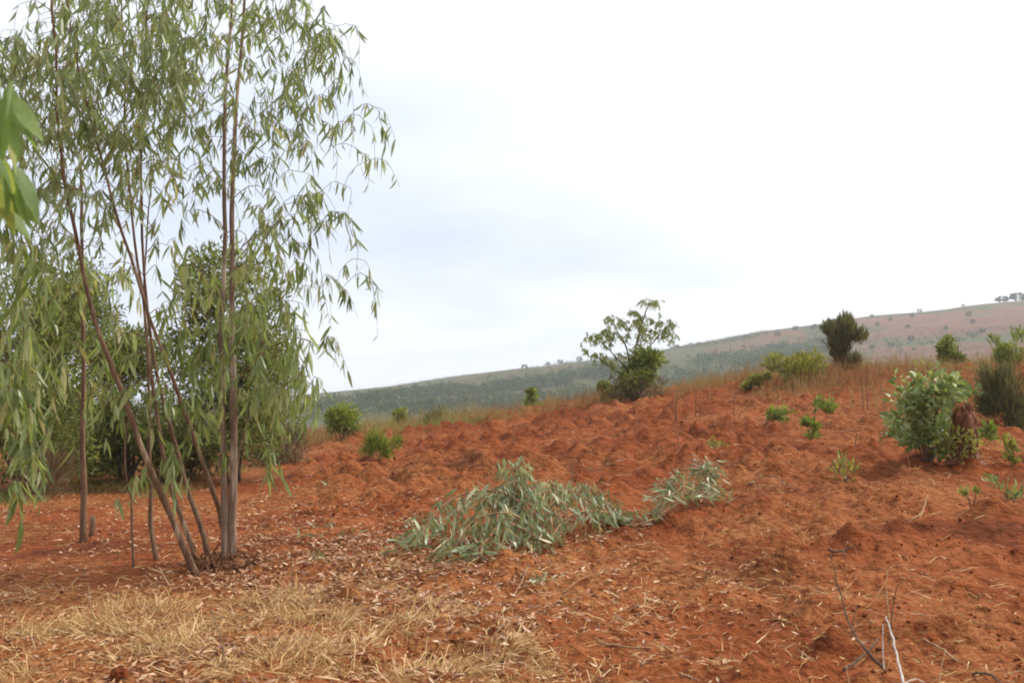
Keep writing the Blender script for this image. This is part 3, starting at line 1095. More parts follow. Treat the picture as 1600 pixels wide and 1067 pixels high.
bush("broadleaf_tree", "dense dark green tree right behind the tall pale eucalyptus stems", "tree", 362, 716, 225, 372, "dark", 28600, .095, .030, "round", lumps=50, trunk=.14, nst=9, Y=17.5)
bush("hedge_tree", "dense dark tree in the hedge row at the far left edge", "tree", 40, 745, 280, 375, "dark", 26400, .095, .030, "round", lumps=44, trunk=.10, nst=9, Y=16.0)
bush("hedge_tree", "rounded dark olive tree in the hedge row between the stems", "tree", 200, 730, 195, 250, "dark", 22000, .095, .030, "round", lumps=38, trunk=.08, nst=8, Y=18.0)
bush("hedge_tree", "olive scrub tree seen through the gap left of the straight stem", "tree", 112, 735, 180, 315, "dark", 15000, .10, .028, "round", lumps=28, trunk=.12, nst=7, skirt="drybrush", Y=19.5)
bush("hedge_shrub", "low dull olive scrub under the dense dark tree behind the stems", "shrub", 290, 716, 100, 95, "olive", 4000, .11, .016, "round", lumps=14, nst=10, Y=18.5, skirt="drybrush")
bush("hedge_shrub", "grey olive scrub at the right foot of the dense dark tree", "shrub", 430, 700, 100, 62, "olive", 5000, .09, .02, "round", lumps=20, nst=8, Y=21, skirt="drybrush")
bush("hedge_shrub", "brown leafless brush at the foot of the left hedge", "shrub", 60, 752, 130, 40, "drybrush", 2200, .12, .010, "vase", lumps=12, nst=10, Y=15.0)
bush("hedge_tree", "dark hedge tree standing beyond the left picture edge", "tree", -150, 760, 220, 330, "dark", 9000, .12, .03, "round", lumps=26, trunk=.12, nst=7, Y=15.5)

bush("green_bush", "bright yellow-green bush at the left end of the field's far edge", "bush", 533, 688, 68, 48, "bush", 2600, .10, .04, Y=27)
bush("green_bush", "small dark green clump alone on the bare earth left of centre", "bush", 592, 719, 58, 36, "bush", 1500, .10, .018, "vase", lumps=8)
bush("green_bush", "small round green bush on the crest below the far forest band", "bush", 829, 640, 36, 34, "bush", 1500, .11, .05, Y=33)
bush("green_bush", "dull olive bush half lost in the brown grass left of centre", "bush", 684, 672, 50, 34, "olive", 1500, .10, .04, Y=30.5)
bush("green_bush", "tiny green bush at the hill foot above the brown grass", "bush", 625, 652, 22, 18, "bush", 500, .12, .05, Y=34)
bush("green_bush", "bright bush with upright shoots left of the dark vase-shaped shrub", "bush", 1248, 618, 104, 64, "bush_y", 4800, .11, .035, "vase", Y=27.5, lumps=24, nst=10)
bush("green_bush", "low yellow-green bush on the crest, left of the bright shooting bush", "bush", 1178, 624, 58, 36, "bush_y", 2000, .10, .035, "vase", Y=28)
bush("vase_shrub", "dark dense vase-shaped shrub standing against the sky on the crest", "shrub", 1322, 578, 60, 82, "olive", 9000, .17, .024, "vase", Y=30, lumps=40, nst=12)
bush("round_shrub", "dark round-topped shrub on the far right slope", "shrub", 1484, 560, 48, 40, "dark", 2600, .11, .04, Y=30.5, lumps=12)
bush("green_bush", "green bush cut off by the right picture edge on the slope", "bush", 1583, 552, 66, 36, "bush", 2200, .12, .03, "vase", Y=29)
bush("grass_shrub", "grey-green brushy shrub at the right edge behind the stump", "shrub", 1576, 658, 100, 80, "olive", 6000, .15, .012, "vase", Y=17.5, lumps=16, nst=9)
bush("leafy_weed", "small leafy weed on the ridge below the bright shooting bush", "weed", 1293, 651, 36, 36, "bush", 420, .09, .035, "vase", lumps=7)
bush("leafy_weed", "small pale green weed on bare earth, nearest the field's middle right", "weed", 1268, 685, 32, 34, "bush", 380, .08, .035, "vase", lumps=6)
bush("leafy_weed", "low spreading green weed among the ploughed ridges left of two taller weeds", "weed", 1218, 668, 36, 24, "bush", 360, .09, .035, lumps=6)
bush("leafy_weed", "sparse yellowish sprout among dry straw left of the stump", "weed", 1322, 768, 50, 46, "bush_y", 110, .06, .03, "vase", lumps=6, nst=6)
bush("leafy_weed", "pale grey-green tuft of leaves near the right picture edge", "weed", 1577, 792, 56, 36, "blue", 200, .07, .02, "vase", lumps=6)
bush("leafy_weed", "yellow-green sprout at the right edge beside the stump", "weed", 1590, 738, 34, 46, "bush_y", 160, .07, .04, "vase", lumps=6)
bush("leafy_weed", "tiny green sprout on the mound below the pale grey tuft", "weed", 1520, 818, 22, 28, "bush_y", 60, .05, .03, "vase", lumps=4, nst=3)
bush("leafy_weed", "faint yellowish weed right of the upright cut branch", "weed", 1120, 712, 30, 20, "bush_y", 120, .06, .03, lumps=5, nst=3)
bush("dense_bush", "dense leafy bush round the foot of the sparse crest tree", "bush", 996, 622, 88, 78, "bush", 5200, .12, .045, Y=29, lumps=18, nst=8, skirt="drybrush")
bush("green_bush", "small dull green bush just left of the sparse crest tree", "bush", 948, 622, 32, 26, "dark", 1100, .12, .05, Y=31)

# ---- the sparse tree on the crest
YT = 29.3
x = float(ray(985, 620)[0]) * YT
b_ = (x, YT, gz(x, YT))
q = lambda a, b, d=0: P(a, b, YT + d)
ts = []
for pts, r0 in [([(990, 625), (990, 580), (992, 550), (1000, 515), (1008, 490), (1015, 472)], .042), ([(988, 625), (985, 575), (978, 540), (966, 520), (958, 505)], .028),
                ([(986, 625), (980, 580), (962, 558), (946, 540), (932, 530)], .025), ([(993, 625), (998, 570), (1012, 545), (1032, 522), (1042, 510)], .025), ([(984, 625), (972, 590), (950, 570), (930, 556)], .02)]:
    c = spline([q(a, b, random.uniform(-.3, .3)) for a, b in pts], 16)
    c[0] = np.array([x + random.uniform(-.06, .06), YT + random.uniform(-.06, .06), b_[2] - .1])
    ts.append((c, np.linspace(r0, .012, 16)))
T = []
for (px, py, rx, ry, n) in [(1018, 470, 18, 5, 7), (988, 486, 8, 4, 3), (960, 500, 14, 10, 10), (955, 518, 12, 10, 6), (928, 526, 14, 8, 8), (940, 520, 10, 6, 3), (1012, 500, 24, 12, 18), (990, 506, 12, 8, 5),
                            (1042, 510, 12, 12, 9), (1050, 525, 6, 8, 4), (1020, 520, 22, 8, 9), (1000, 527, 12, 6, 4), (975, 527, 10, 5, 4), (914, 545, 6, 6, 2), (936, 556, 14, 7, 7), (950, 566, 10, 6, 4), (1000, 545, 10, 6, 4), (968, 552, 8, 5, 3), (952, 532, 8, 6, 3)]:
    T += [q(random.uniform(px - rx, px + rx), random.uniform(py - ry, py + ry), random.uniform(-.7, .7)) for _ in range(int(n * 2.2))]
TV["feather"] = variants(6, .14, .1, .3)
build_tree("sparse_tree", "small open-crowned tree with thin fanning branches alone on the crest", b_, ts, T, "sparse", "feather", nleaf=10, ll=.12, droop=.16, bark="bark_dark", stem_name="trunk", hang=.55, along=.2, maxr=.014)

# ---- the stump and its sprouts
x, y = G(1506, 742)
b_ = (x, y, gz(x, y))
t = empty("tree_stump", b_, "rust-red weathered tree stump among green sprouts at right", "stump")
mb = MB()
hS = 78 / FPX * y
V, F = [], []
rows, sides = 18, 30
for i in range(rows):
    h_ = i / (rows - 1)
    r_ = np.interp(h_, [0, .06, .2, .5, .8, .93, 1], [.25, .19, .15, .132, .128, .105, .03])
    for k_ in range(sides):
        th = 2 * math.pi * k_ / sides
        u_, w_ = math.cos(th) * 3 + h_ * 1.2, math.sin(th) * 3 - h_ * .9
        fl = .72 + .34 * float(vn(u_, w_, 1.0, 3)) + .26 * float(vn(u_ * 2 + h_ * 5, w_ * 2, 1.0, 13)) + random.uniform(-.05, .05)
        top = (float(vn(u_, w_, .8, 23)) - .5) * .30 * hS * sstep(.5, 1, h_)
        V.append((x + r_ * fl * math.cos(th) + .03 * h_, y + r_ * fl * math.sin(th), b_[2] - .06 + h_ * (hS + .06) + float(top)))
for i in range(rows - 1):
    for k_ in range(sides):
        k2 = (k_ + 1) % sides
        F.append((i * sides + k_, i * sides + k2, (i + 1) * sides + k2, (i + 1) * sides + k_))
F.append(tuple((rows - 1) * sides + k_ for k_ in range(sides)))
mb.add(V, F)
mb.build("trunk", M["stump"], t, b_, smooth=False)
mb = MB()
for _ in range(34):                      # splinters and shredded bark
    a_ = random.uniform(0, 2 * math.pi)
    z0 = random.uniform(0, .8) * hS
    z1 = min(z0 + random.uniform(.1, .4) * hS, 1.04 * hS)
    r_ = random.uniform(.112, .135)
    o_ = random.uniform(1.0, 1.35)
    mb.tube(spline([(x + r_ * math.cos(a_), y + r_ * math.sin(a_), b_[2] + z0), (x + r_ * 1.04 * math.cos(a_ + .1), y + r_ * 1.04 * math.sin(a_ + .1), b_[2] + (z0 + z1) / 2), (x + r_ * o_ * math.cos(a_ + .2), y + r_ * o_ * math.sin(a_ + .2), b_[2] + z1)], 5), np.linspace(.009, .003, 5), 4, .2)
mb.build("bark_splinters", M["root"], t, b_)
bush("stump_sprout", "tall blue-green leafy sprouts in front of the rust-red stump", "shrub", 1450, 738, 118, 168, "blue", 2600, .085, .05, lumps=30, nst=12, single=230, bark="twig")
bush("stump_sprout", "low blue-green sprout left of the tall sprouts by the stump", "shrub", 1402, 692, 58, 60, "blue", 480, .08, .05, lumps=8, nst=6, single=60, bark="twig")
bush("stump_sprout", "bushy green sprout rising behind the rust-red stump", "shrub", 1500, 672, 70, 90, "blue", 900, .09, .05, lumps=12, nst=7, single=80, bark="twig")
bush("stump_sprout", "small yellow-green sprout at the stump's right side", "shrub", 1535, 690, 38, 36, "bush", 260, .08, .05, lumps=6, nst=5, single=30, bark="twig")
bush("stump_sprout", "yellow-green low sprout at the stump's front foot", "shrub", 1500, 744, 70, 44, "bush_y", 330, .07, .045, lumps=7, nst=5, single=40, bark="twig")

# ------------------------------------------------------------------ cut eucalyptus boughs lying on the field


def cut_bough(label, lines, mat, nper, ll, single, spread=.12, up=.0):
    """lines: (list of (px, py of the ground below, height above it)) -> boughs lying and arching over the soil"""
    x0, y0 = G(lines[0][0][0], lines[0][0][1])
    b_ = (x0, y0, gz(x0, y0))
    t = empty("cut_bough", b_, label, "branch")
    lv = []
    for ln in lines:
        q_ = []
        for (px, py, h) in ln:
            x, y = G(px, py)
            q_.append((x, y, gz(x, y) + h))
        c = spline(q_, 16)
        mb = MB()
        mb.tube(c, np.linspace(.013, .004, 16), 6, .1)
        for _ in range(16):                 # bare side twigs
            u = random.randint(1, 14)
            e = c[u] + np.array([random.uniform(-.22, .22), random.uniform(-.16, .16), random.uniform(-.16, .12)])
            e[2] = max(e[2], gz(e[0], e[1]) + .01)
            mb.tube(spline([c[u], (c[u] + e) / 2 + np.array([0, 0, .04]), e], 5), np.linspace(.005, .002, 5), 4)
        mb.build("branch", M["tan"], t, b_)
        for k_ in range(nper):
            u = random.uniform(.05, .999) * 14.99
            p = c[int(u)] + (c[int(u) + 1] - c[int(u)]) * (u % 1)
            p = p + np.array([random.uniform(-spread, spread), random.uniform(-spread, spread), random.uniform(-spread * .5, spread * .7)])
            g = gz(p[0], p[1])
            p[2] = max(p[2], g + .02)
            a_ = random.uniform(0, 2 * math.pi)
            s_ = random.uniform(.2, 1.0)
            hh = p[2] - g
            dz = -random.uniform(.5, 1.2) if hh > .12 else random.uniform(-.1, .25)
            d = np.array([math.cos(a_) * s_, math.sin(a_) * s_, dz + up])
            d /= np.linalg.norm(d)
            l_ = ll * random.uniform(.5, 1.4)
            if p[2] + d[2] * l_ < g + .005:
                d[2] = (g + .01 - p[2]) / l_
            lv.append((p, d, l_))
    put_leaves(t, b_, lv, "cut", mat, single)
    return t


cut_bough("arching heap of grey-green cut eucalyptus boughs lying centre foreground",
          [[(850, 858, .1), (800, 850, .50), (720, 850, .42), (660, 862, .26), (622, 878, .03)], [(860, 848, .12), (810, 838, .48), (740, 835, .38), (690, 838, .2), (650, 850, .05)],
           [(850, 858, .15), (800, 862, .40), (740, 868, .30), (700, 884, .05)], [(850, 862, .1), (790, 868, .30), (760, 878, .14), (715, 888, .02)], [(840, 850, .2), (820, 848, .50), (790, 842, .46), (760, 840, .3)],
           [(790, 850, .3), (800, 848, .48), (808, 846, .64), (798, 845, .76)]],
          "euc_cut", 175, .145, 230, spread=.13)
cut_bough("flattened cut eucalyptus boughs at the right end of the arching heap",
          [[(985, 818, .02), (950, 822, .14), (900, 830, .34), (868, 838, .40), (850, 848, .2)], [(990, 815, .03), (940, 825, .18), (890, 842, .24), (850, 862, .04)], [(975, 815, .05), (935, 812, .20), (905, 815, .26), (880, 820, .28)],
           [(870, 845, .22), (862, 838, .38), (858, 832, .44), (868, 826, .40)]],
          "euc_cut", 140, .135, 160, spread=.12)
cut_bough("separate leafy cut bough propped upright to the right of the heap",
          [[(985, 822, .02), (1020, 818, .06), (1060, 808, .12), (1100, 798, .10), (1128, 790, .04)], [(1020, 816, .06), (1030, 812, .22), (1035, 806, .36)], [(1045, 812, .1), (1055, 805, .28), (1058, 800, .40)],
           [(1080, 802, .1), (1086, 795, .30), (1092, 790, .46)], [(1105, 796, .1), (1112, 790, .26), (1118, 786, .36)], [(1095, 799, .1), (1102, 792, .3), (1108, 788, .42)]],
          "euc_cut", 90, .12, 160, spread=.09, up=.5)

for (px, py, n, l_, lab) in [(850, 910, 16, .09, "grey-green leaf sprig lying just below the heap of cut boughs"), (932, 836, 10, .11, "pale leaf sprig fallen below the flattened boughs"),
                             (925, 748, 4, .12, "two pale leaves standing in the soil above the heap"), (958, 742, 3, .10, "single pale leaf sprig left of the upright bough"),
                             (695, 752, 5, .10, "pair of pale green leaves on bare soil above the heap's left end"), (485, 853, 12, .09, "pale leaf sprig flat on the soil right of the stems"),
                             (502, 836, 8, .10, "small upright green leaf sprig right of the stems"), (497, 888, 8, .09, "thin green leaf sprig lying nearest the dry grass"), (540, 850, 10, .09, "green leaf sprig halfway between the stems and the heap"), (512, 758, 6, .10, "yellowish leaf sprig on the soil near the dark clump")]:
    x, y = G(px, py)
    b_ = (x, y, gz(x, y))
    t = empty("leaf_sprig", b_, lab, "leaves")
    mb = MB()
    mb.tube(spline([(x - .1, y, gz(x - .1, y) + .01), (x, y, b_[2] + .03), (x + .1, y + .02, gz(x + .1, y) + .02)], 5), np.linspace(.004, .002, 5), 4)
    mb.build("twig", M["twig_green"], t, b_)
    lv = []
    for _ in range(n):
        a_ = random.uniform(0, 2 * math.pi)
        px_ = x + random.uniform(-.12, .12)
        lv.append((np.array([px_, y + random.uniform(-.05, .05), gz(px_, y) + random.uniform(.01, .05)]), np.array([math.cos(a_), math.sin(a_), random.uniform(.0, .9)]), l_ * random.uniform(.7, 1.2)))
    put_leaves(t, b_, lv, "cut", "euc_cut", 20)

# ------------------------------------------------------------------ sticks, stalks and clods


def stick(name, label, cat, pts, r0, r1, mat, forks=(), group=None, sides=6):
    """pts: (px, py of the ground under it, height above the ground)"""
    q_ = []
    for (px, py, h) in pts:
        x, y = G(px, py)
        q_.append((x, y, gz(x, y) + h))
    c = spline(q_, max(10, 5 * len(q_)))
    c[1:-1] += RS.normal(size=(len(c) - 2, 3)) * r0 * np.array([.35, .35, .3])
    r0, r1 = r0 * .8, r1 * .7
    b_ = tuple(c[0])
    if not forks:
        mb = MB()
        mb.tube(c, np.linspace(r0, r1, len(c)), sides, .25)
        o = mb.build(name, M[mat], None, b_)
        return tag(o, label, cat, group)
    t = empty(name, b_, label, cat, group)
    mb = MB()
    mb.tube(c, np.linspace(r0, r1, len(c)), sides, .25)
    mb.build("main_stick", M[mat], t, b_)
    for fk in forks:
        q_ = []
        for (px, py, h) in fk:
            x, y = G(px, py)
            q_.append((x, y, gz(x, y) + h))
        mb = MB()
        mb.tube(spline(q_, 8), np.linspace(r1 * 1.1, r1 * .5, 8), sides, .15)
        mb.build("side_twig", M[mat], t, b_)
    return t


stick("dry_stick", "long dark curved dead twig leaning in the right foreground", "stick", [(1385, 1042, .01), (1352, 1036, .12), (1330, 1028, .23), (1310, 1018, .36), (1300, 1010, .42)], .010, .004, "drywood",
      [[(1330, 1028, .23), (1342, 1022, .30)], [(1312, 1019, .35), (1303, 1020, .37)]])
stick("dry_stick", "bleached white forked stick standing in the right foreground", "stick", [(1412, 1062, .005), (1402, 1052, .14), (1388, 1042, .28), (1384, 1040, .31)], .009, .005, "bleached",
      [[(1382, 1046, -.02), (1380, 1044, .12), (1381, 1042, .27)], [(1411, 1060, .02), (1430, 1056, .05), (1446, 1062, .01)]])
stick("dry_stick", "short grey stick crossing the long dark twig", "stick", [(1318, 1042, .01), (1345, 1032, .06), (1372, 1018, .10)], .010, .006, "drywood")
stick("dry_stick", "stout pale stick lying right of the bleached forked stick", "stick", [(1443, 1000, .05), (1475, 1015, .04), (1500, 1028, .02)], .011, .007, "tan")
stick("dry_stick", "grey stick half buried near the bottom right corner", "stick", [(1520, 1042, .01), (1545, 1050, .03), (1572, 1062, .01)], .010, .006, "drywood")
stick("dry_stalk", "curled yellow dry stalk standing above the bleached forked stick", "stalk", [(1390, 968, -.02), (1387, 960, .1), (1385, 952, .18), (1392, 946, .24), (1412, 940, .26), (1420, 935, .24)], .005, .003, "tan")
stick("dry_stalk", "thin dark kinked stem right of the curled yellow stalk", "stalk", [(1389, 1000, -.02), (1393, 995, .12), (1402, 990, .30), (1418, 988, .31)], .005, .003, "drywood")
stick("dry_stick", "short thick brown stick on the red soil beneath the mounds", "stick", [(1294, 871, .03), (1312, 872, .035), (1335, 871, .03)], .014, .010, "drywood", [[(1318, 872, .03), (1322, 880, .01)]])
stick("dry_stick", "bent pale stick lying between the mounds and the stump", "stick", [(1424, 832, .01), (1440, 822, .05), (1451, 803, .06)], .011, .006, "tan")
stick("dry_stick", "orange-tan cut stick on the soil right of the upright bough", "stick", [(1230, 808, .01), (1238, 794, .05)], .012, .009, "tan")
stick("dry_stick", "long grey twig lying on the trash line right of the upright bough", "stick", [(1170, 770, .02), (1205, 768, .06), (1245, 785, .02)], .010, .005, "drywood")
stick("dry_stick", "pale split stick lying on the dry grass in the bottom middle", "stick", [(628, 988, .01), (650, 970, .05), (672, 952, .04)], .010, .006, "tan")
stick("dry_stick", "pale stalk lying right of the heap below the cut boughs", "stick", [(800, 928, .01), (812, 915, .04), (826, 895, .05)], .007, .004, "tan")
stick("dry_stick", "long thin tan stalk lying across the soil at the bottom middle", "stick", [(935, 1013, .02), (990, 1018, .03), (1055, 1012, .02)], .009, .005, "tan")
stick("dry_stick", "greenish pale stub lying on the soil at the bottom middle", "stick", [(1001, 1042, .01), (1015, 1036, .03), (1028, 1030, .03)], .011, .009, "tan")
stick("dry_stick", "thin brown stalk lying at the bottom edge right of middle", "stick", [(1062, 1052, .01), (1080, 1060, .02), (1092, 1066, .02)], .009, .006, "tan")
stick("dry_stick", "slanting tan stalk on the soil just below the flattened boughs", "stick", [(880, 925, .01), (905, 912, .03), (945, 895, .03)], .007, .004, "tan")
stick("dry_stick", "pale dead twig lying left of the heap's low end", "stick", [(580, 805, .02), (592, 800, .10), (610, 818, .02)], .007, .004, "tan")
stick("dry_stalk", "dark thin upright stem on the soil left of the heap", "stalk", [(457, 945, -.02), (455, 938, .2), (452, 934, .36)], .005, .003, "drywood")
stick("dry_stalk", "thin dark bent stem poking from the foreground dry grass", "stalk", [(358, 1064, -.02), (345, 1040, .10), (330, 1020, .22)], .005, .003, "drywood")
stick("dry_stalk", "bent pale stem in the leaf litter left of the stems' foot", "stalk", [(155, 975, -.02), (142, 965, .06), (138, 950, .16)], .005, .003, "tan")
stick("dry_stalk", "yellow straw stalk leaning at the bottom edge right of the forked stick", "stalk", [(1462, 1078, -.02), (1470, 1060, .06), (1478, 1045, .14)], .004, .003, "tan")
stick("dry_stalk", "short yellow straw stalk at the bottom edge left of the forked stick", "stalk", [(1330, 1080, -.02), (1326, 1068, .06), (1323, 1060, .12)], .004, .003, "tan")
stick("dry_stalk", "thin dark upright stem rising behind the flattened boughs", "stalk", [(897, 768, -.02), (894, 764, .16), (891, 760, .32)], .006, .004, "drywood")
stick("dry_stalk", "dark upright stem rising behind the separate upright bough", "stalk", [(1062, 725, -.02), (1059, 722, .24), (1057, 720, .50)], .007, .004, "drywood")
ORD = ["first", "second", "third", "fourth", "fifth", "sixth", "seventh", "eighth", "ninth", "tenth", "eleventh", "twelfth", "thirteenth", "fourteenth", "fifteenth", "sixteenth",
       "seventeenth", "eighteenth", "nineteenth", "twentieth", "twenty-first", "twenty-second", "twenty-third", "twenty-fourth"]
STALKS, FARTREES = [], {True: [], False: []}
for (px, py, h, k_) in [(997, 690, .45, -.02), (1055, 668, .6, .05), (1087, 660, .5, 0), (1145, 650, .55, .08), (1350, 640, .8, -.06), (1356, 645, .7, -.03), (1385, 660, .9, -.15), (1420, 640, .7, -.1), (1140, 690, .4, .05), (806, 690, .4, .05),
                       (800, 716, .3, .06), (922, 668, .5, -.05), (935, 652, .45, .03), (1310, 610, .7, .05), (1372, 600, .8, -.1), (1400, 588, .7, .02), (1548, 590, .7, .05), (1240, 640, .45, .04), (1335, 705, .3, .05), (880, 668, .45, .03), (1180, 640, .5, -.04)]:
    x, y = G(px, py)
    z = gz(x, y)
    mb = MB()
    mb.tube(spline([(x, y, z - .04), (x + k_ * .4, y, z + h * .5), (x + k_, y + .02, z + h)], 6), np.linspace(.009, .004, 6), 5)
    o = mb.build("dry_stalk", M["drywood" if random.random() < .5 else "tan"], None, (x, y, z))
    STALKS.append((px, o))
for k_, (px, o) in enumerate(sorted(STALKS, key=lambda q_: q_[0])):
    tag(o, "slim dry stalk on the ploughed ridges, %s from the left" % ORD[k_], "stalk", "dry stalks standing in the ploughed field")


def lump(seed, n=10):
    rs = np.random.RandomState(seed)
    V, F = [], []
    rows, cols = 5, 8
    for i in range(rows):
        ph = math.pi * (i + .5) / rows
        for k_ in range(cols):
            th = 2 * math.pi * k_ / cols
            r_ = 1 + rs.uniform(-.25, .25)
            V.append((r_ * math.sin(ph) * math.cos(th), r_ * math.sin(ph) * math.sin(th), .7 * r_ * math.cos(ph)))
    for i in range(rows - 1):
        for k_ in range(cols):
            F.append((i * cols + k_, (i + 1) * cols + k_, (i + 1) * cols + (k_ + 1) % cols, i * cols + (k_ + 1) % cols))
    F.append(tuple(range(cols)))
    F.append(tuple((rows - 1) * cols + k_ for k_ in range(cols))[::-1])
    return V, F


x, y = G(187, 1062)
V, F = lump(3)
mb = MB()
mb.add([(x + .055 * a, y + .05 * b, gz(x, y) + .02 + .05 * c) for a, b, c in V], F)
tag(mb.build("soil_clod", M["clod"], None, (x, y, gz(x, y)), False), "fist-sized red soil clod at the bottom edge in the dry grass", "clod")

# ------------------------------------------------------------------ scattered stuff


def scatter(n, dens, y0=4.2, y1=31, power=1.0, spread=29.0, seed=0):
    """n points on the soil, thinning out with distance, kept by a density map"""
    rs = np.random.RandomState(seed)
    X, Yv = [], []
    while len(X) < n:
        u = rs.rand(n * 2)
        r_ = y0 * (y1 / y0) ** (u ** power)
        a_ = np.radians(rs.uniform(-spread, spread, n * 2))
        x_, y_ = r_ * np.sin(a_), r_ * np.cos(a_)
        kp = rs.rand(n * 2) < dens(x_, y_)
        X += list(x_[kp])
        Yv += list(y_[kp])
    X, Yv = np.array(X[:n]), np.array(Yv[:n])
    return X, Yv, base_z(X, Yv) + detail_z(X, Yv)


def flat_dirs(n, tilt):
    a_ = RS.uniform(0, 2 * math.pi, n)
    return np.column_stack([np.cos(a_), np.sin(a_), RS.uniform(-.05, tilt, n)])


# dry grass in the foreground
X, Yv, Z = scatter(13000, lambda x, y: np.clip(straw_d(x, y) * 1.3 - .30, 0, 1) * np.clip((vn(x, y, .33, 4) * .6 + vn(x, y, .12, 14) * .4 - .47) * 7, 0.01, 1), 4.3, 14, 1.0, seed=1)
swirl = 6.3 * vn(X, Yv, .5, 61) * 2
D = np.column_stack([np.cos(swirl) + RS.normal(size=len(X)) * .55, np.sin(swirl) + RS.normal(size=len(X)) * .55, RS.rand(len(X)) ** 2.5 * 1.3 + .02])
ln = .05 + .26 * RS.rand(len(X)) ** 1.7
mass("dry_grass", [blades(np.column_stack([X, Yv, Z - .005]), D, ln, RS.uniform(.003, .0065, len(X)), RS.rand(len(X)) ** .7, .7)], M["straw"], kind="stuff", label="pale dry straw grass matted over the foreground soil", cat="grass")

# broken straw strewn over the whole field
X, Yv, Z = scatter(12000, lambda x, y: .08 + .6 * straw_d(x, y) + .45 * (vn(x, y, .7, 6) * .6 + vn(x, y, .2, 16) * .4 > .56), 4.3, 27, 1.0, seed=2)
D = flat_dirs(len(X), .55)
ln = (.015 + .13 * RS.rand(len(X)) ** 2) * (1 + .03 * Yv)
mass("straw_litter", [blades(np.column_stack([X, Yv, Z + .008]), D, ln, RS.uniform(.003, .008, len(X)), .25 + .75 * RS.rand(len(X)), .25)], M["straw"], kind="stuff", label="broken straw strewn over the red field", cat="straw")

# dead leaves under the eucalypts
X, Yv, Z = scatter(20000, lambda x, y: litter_d(x, y) * (.25 + .75 * (vn(x, y, .4, 2) > .4)), 4.5, 19, 1.0, seed=3)
D = flat_dirs(len(X), .5)
ln = RS.uniform(.025, .075, len(X))
mass("leaf_litter", [diamonds(np.column_stack([X, Yv, Z + .006]), D, ln, ln * RS.uniform(.2, .4, len(X)), RS.rand(len(X)), RS.uniform(-.7, .7, len(X)))], M["litter"], kind="stuff", label="curled dead brown leaves scattered under the eucalypts", cat="leaf litter")

# crumbs of earth
X, Yv, Z = scatter(5000, lambda x, y: (.15 + .85 * field_mask(x, y)) * (.3 + .7 * (vn(x, y, .6, 12) > .5)), 4.3, 30, .9, seed=4)
V0 = np.array([(1, 0, 0), (-1, 0, 0), (0, 1, 0), (0, -1, 0), (0, 0, .8), (0, 0, -.8)], float)
F0 = np.array([(0, 2, 4), (2, 1, 4), (1, 3, 4), (3, 0, 4), (2, 0, 5), (1, 2, 5), (3, 1, 5), (0, 3, 5)])
sz = (.004 + .010 * RS.rand(len(X)) ** 2.2) * (1 + .04 * Yv) * (1 + .8 * (RS.rand(len(X)) > .96))
rot = RS.uniform(0, 6.3, len(X))
Vv = V0[None] * (1 + RS.uniform(-.4, .4, (len(X), 6, 3)) * (V0[None] != 0))
Vx = Vv[..., 0] * np.cos(rot)[:, None] - Vv[..., 1] * np.sin(rot)[:, None]
Vy = Vv[..., 0] * np.sin(rot)[:, None] + Vv[..., 1] * np.cos(rot)[:, None]
W = np.stack([Vx, Vy, Vv[..., 2]], -1) * sz[:, None, None] + np.column_stack([X, Yv, Z + sz * .3])[:, None, :]
Fc = (F0[None] + (np.arange(len(X)) * 6)[:, None, None]).reshape(-1, 3)
mass("soil_crumbs", [(W.reshape(-1, 3), Fc, RS.rand(len(Fc)))], M["clod"], kind="stuff", label="small crumbs of red earth over the hoed field", cat="soil")

# tall brown grass along the crest and beyond it
def crest_d(x, y):
    edge = sstep(25.5, 29, y + (vn(x, y, 2.5) - .5) * 5) * (.15 + .85 * (vn(x, y, 1.1, 3) > .40))
    slope = .9 * sstep(6.0, 9.5, x) * sstep(15, 21, y) * (vn(x, y, .9, 8) > .46)
    return np.clip(edge + slope, 0, 1)


X, Yv, Z = scatter(62000, crest_d, 15, 46, .55, 30, seed=5)
D = np.column_stack([RS.normal(size=len(X)) * .28, RS.normal(size=len(X)) * .28, np.ones(len(X))])
ln = RS.uniform(.12, .75, len(X)) * (.25 + 1.15 * vn(X, Yv, 1.3, 5) ** 1.3)
gr = np.clip(.95 * vn(X, Yv, 2.2, 9) + .4 * RS.rand(len(X)) - .2, 0, 1)
mass("brown_grass", [blades(np.column_stack([X, Yv, Z - .02]), D, ln, RS.uniform(.007, .016, len(X)), gr, .35)], M["brown_grass"], kind="stuff", label="tall brown grass along the crest of the field", cat="grass")

# low green-grey grass at the foot of the hedge
X, Yv, Z = scatter(6000, lambda x, y: ((x < -4.6) & (y > 14.2)) * (vn(x, y, .8, 4) > .45) * 1.0, 14, 24, 1.0, 32, seed=6)
D = np.column_stack([RS.normal(size=len(X)) * .6, RS.normal(size=len(X)) * .6, np.ones(len(X)) * .7])
mass("verge_grass", [blades(np.column_stack([X, Yv, Z - .01]), D, RS.uniform(.08, .28, len(X)), RS.uniform(.005, .01, len(X)), .5 + .5 * RS.rand(len(X)), .6)], M["brown_grass"], kind="stuff", label="short dull grass along the foot of the hedge", cat="grass")

# ------------------------------------------------------------------ the far hillside


def hill_hit(px, py):
    ax, az = ray(px, py)
    ys = np.linspace(205, 704, 700)
    h_ = CAMZ + az * ys <= base_z(ax * ys, ys)
    y_ = float(ys[int(np.argmax(h_))]) if h_.any() else 698.0
    return float(ax * y_), y_


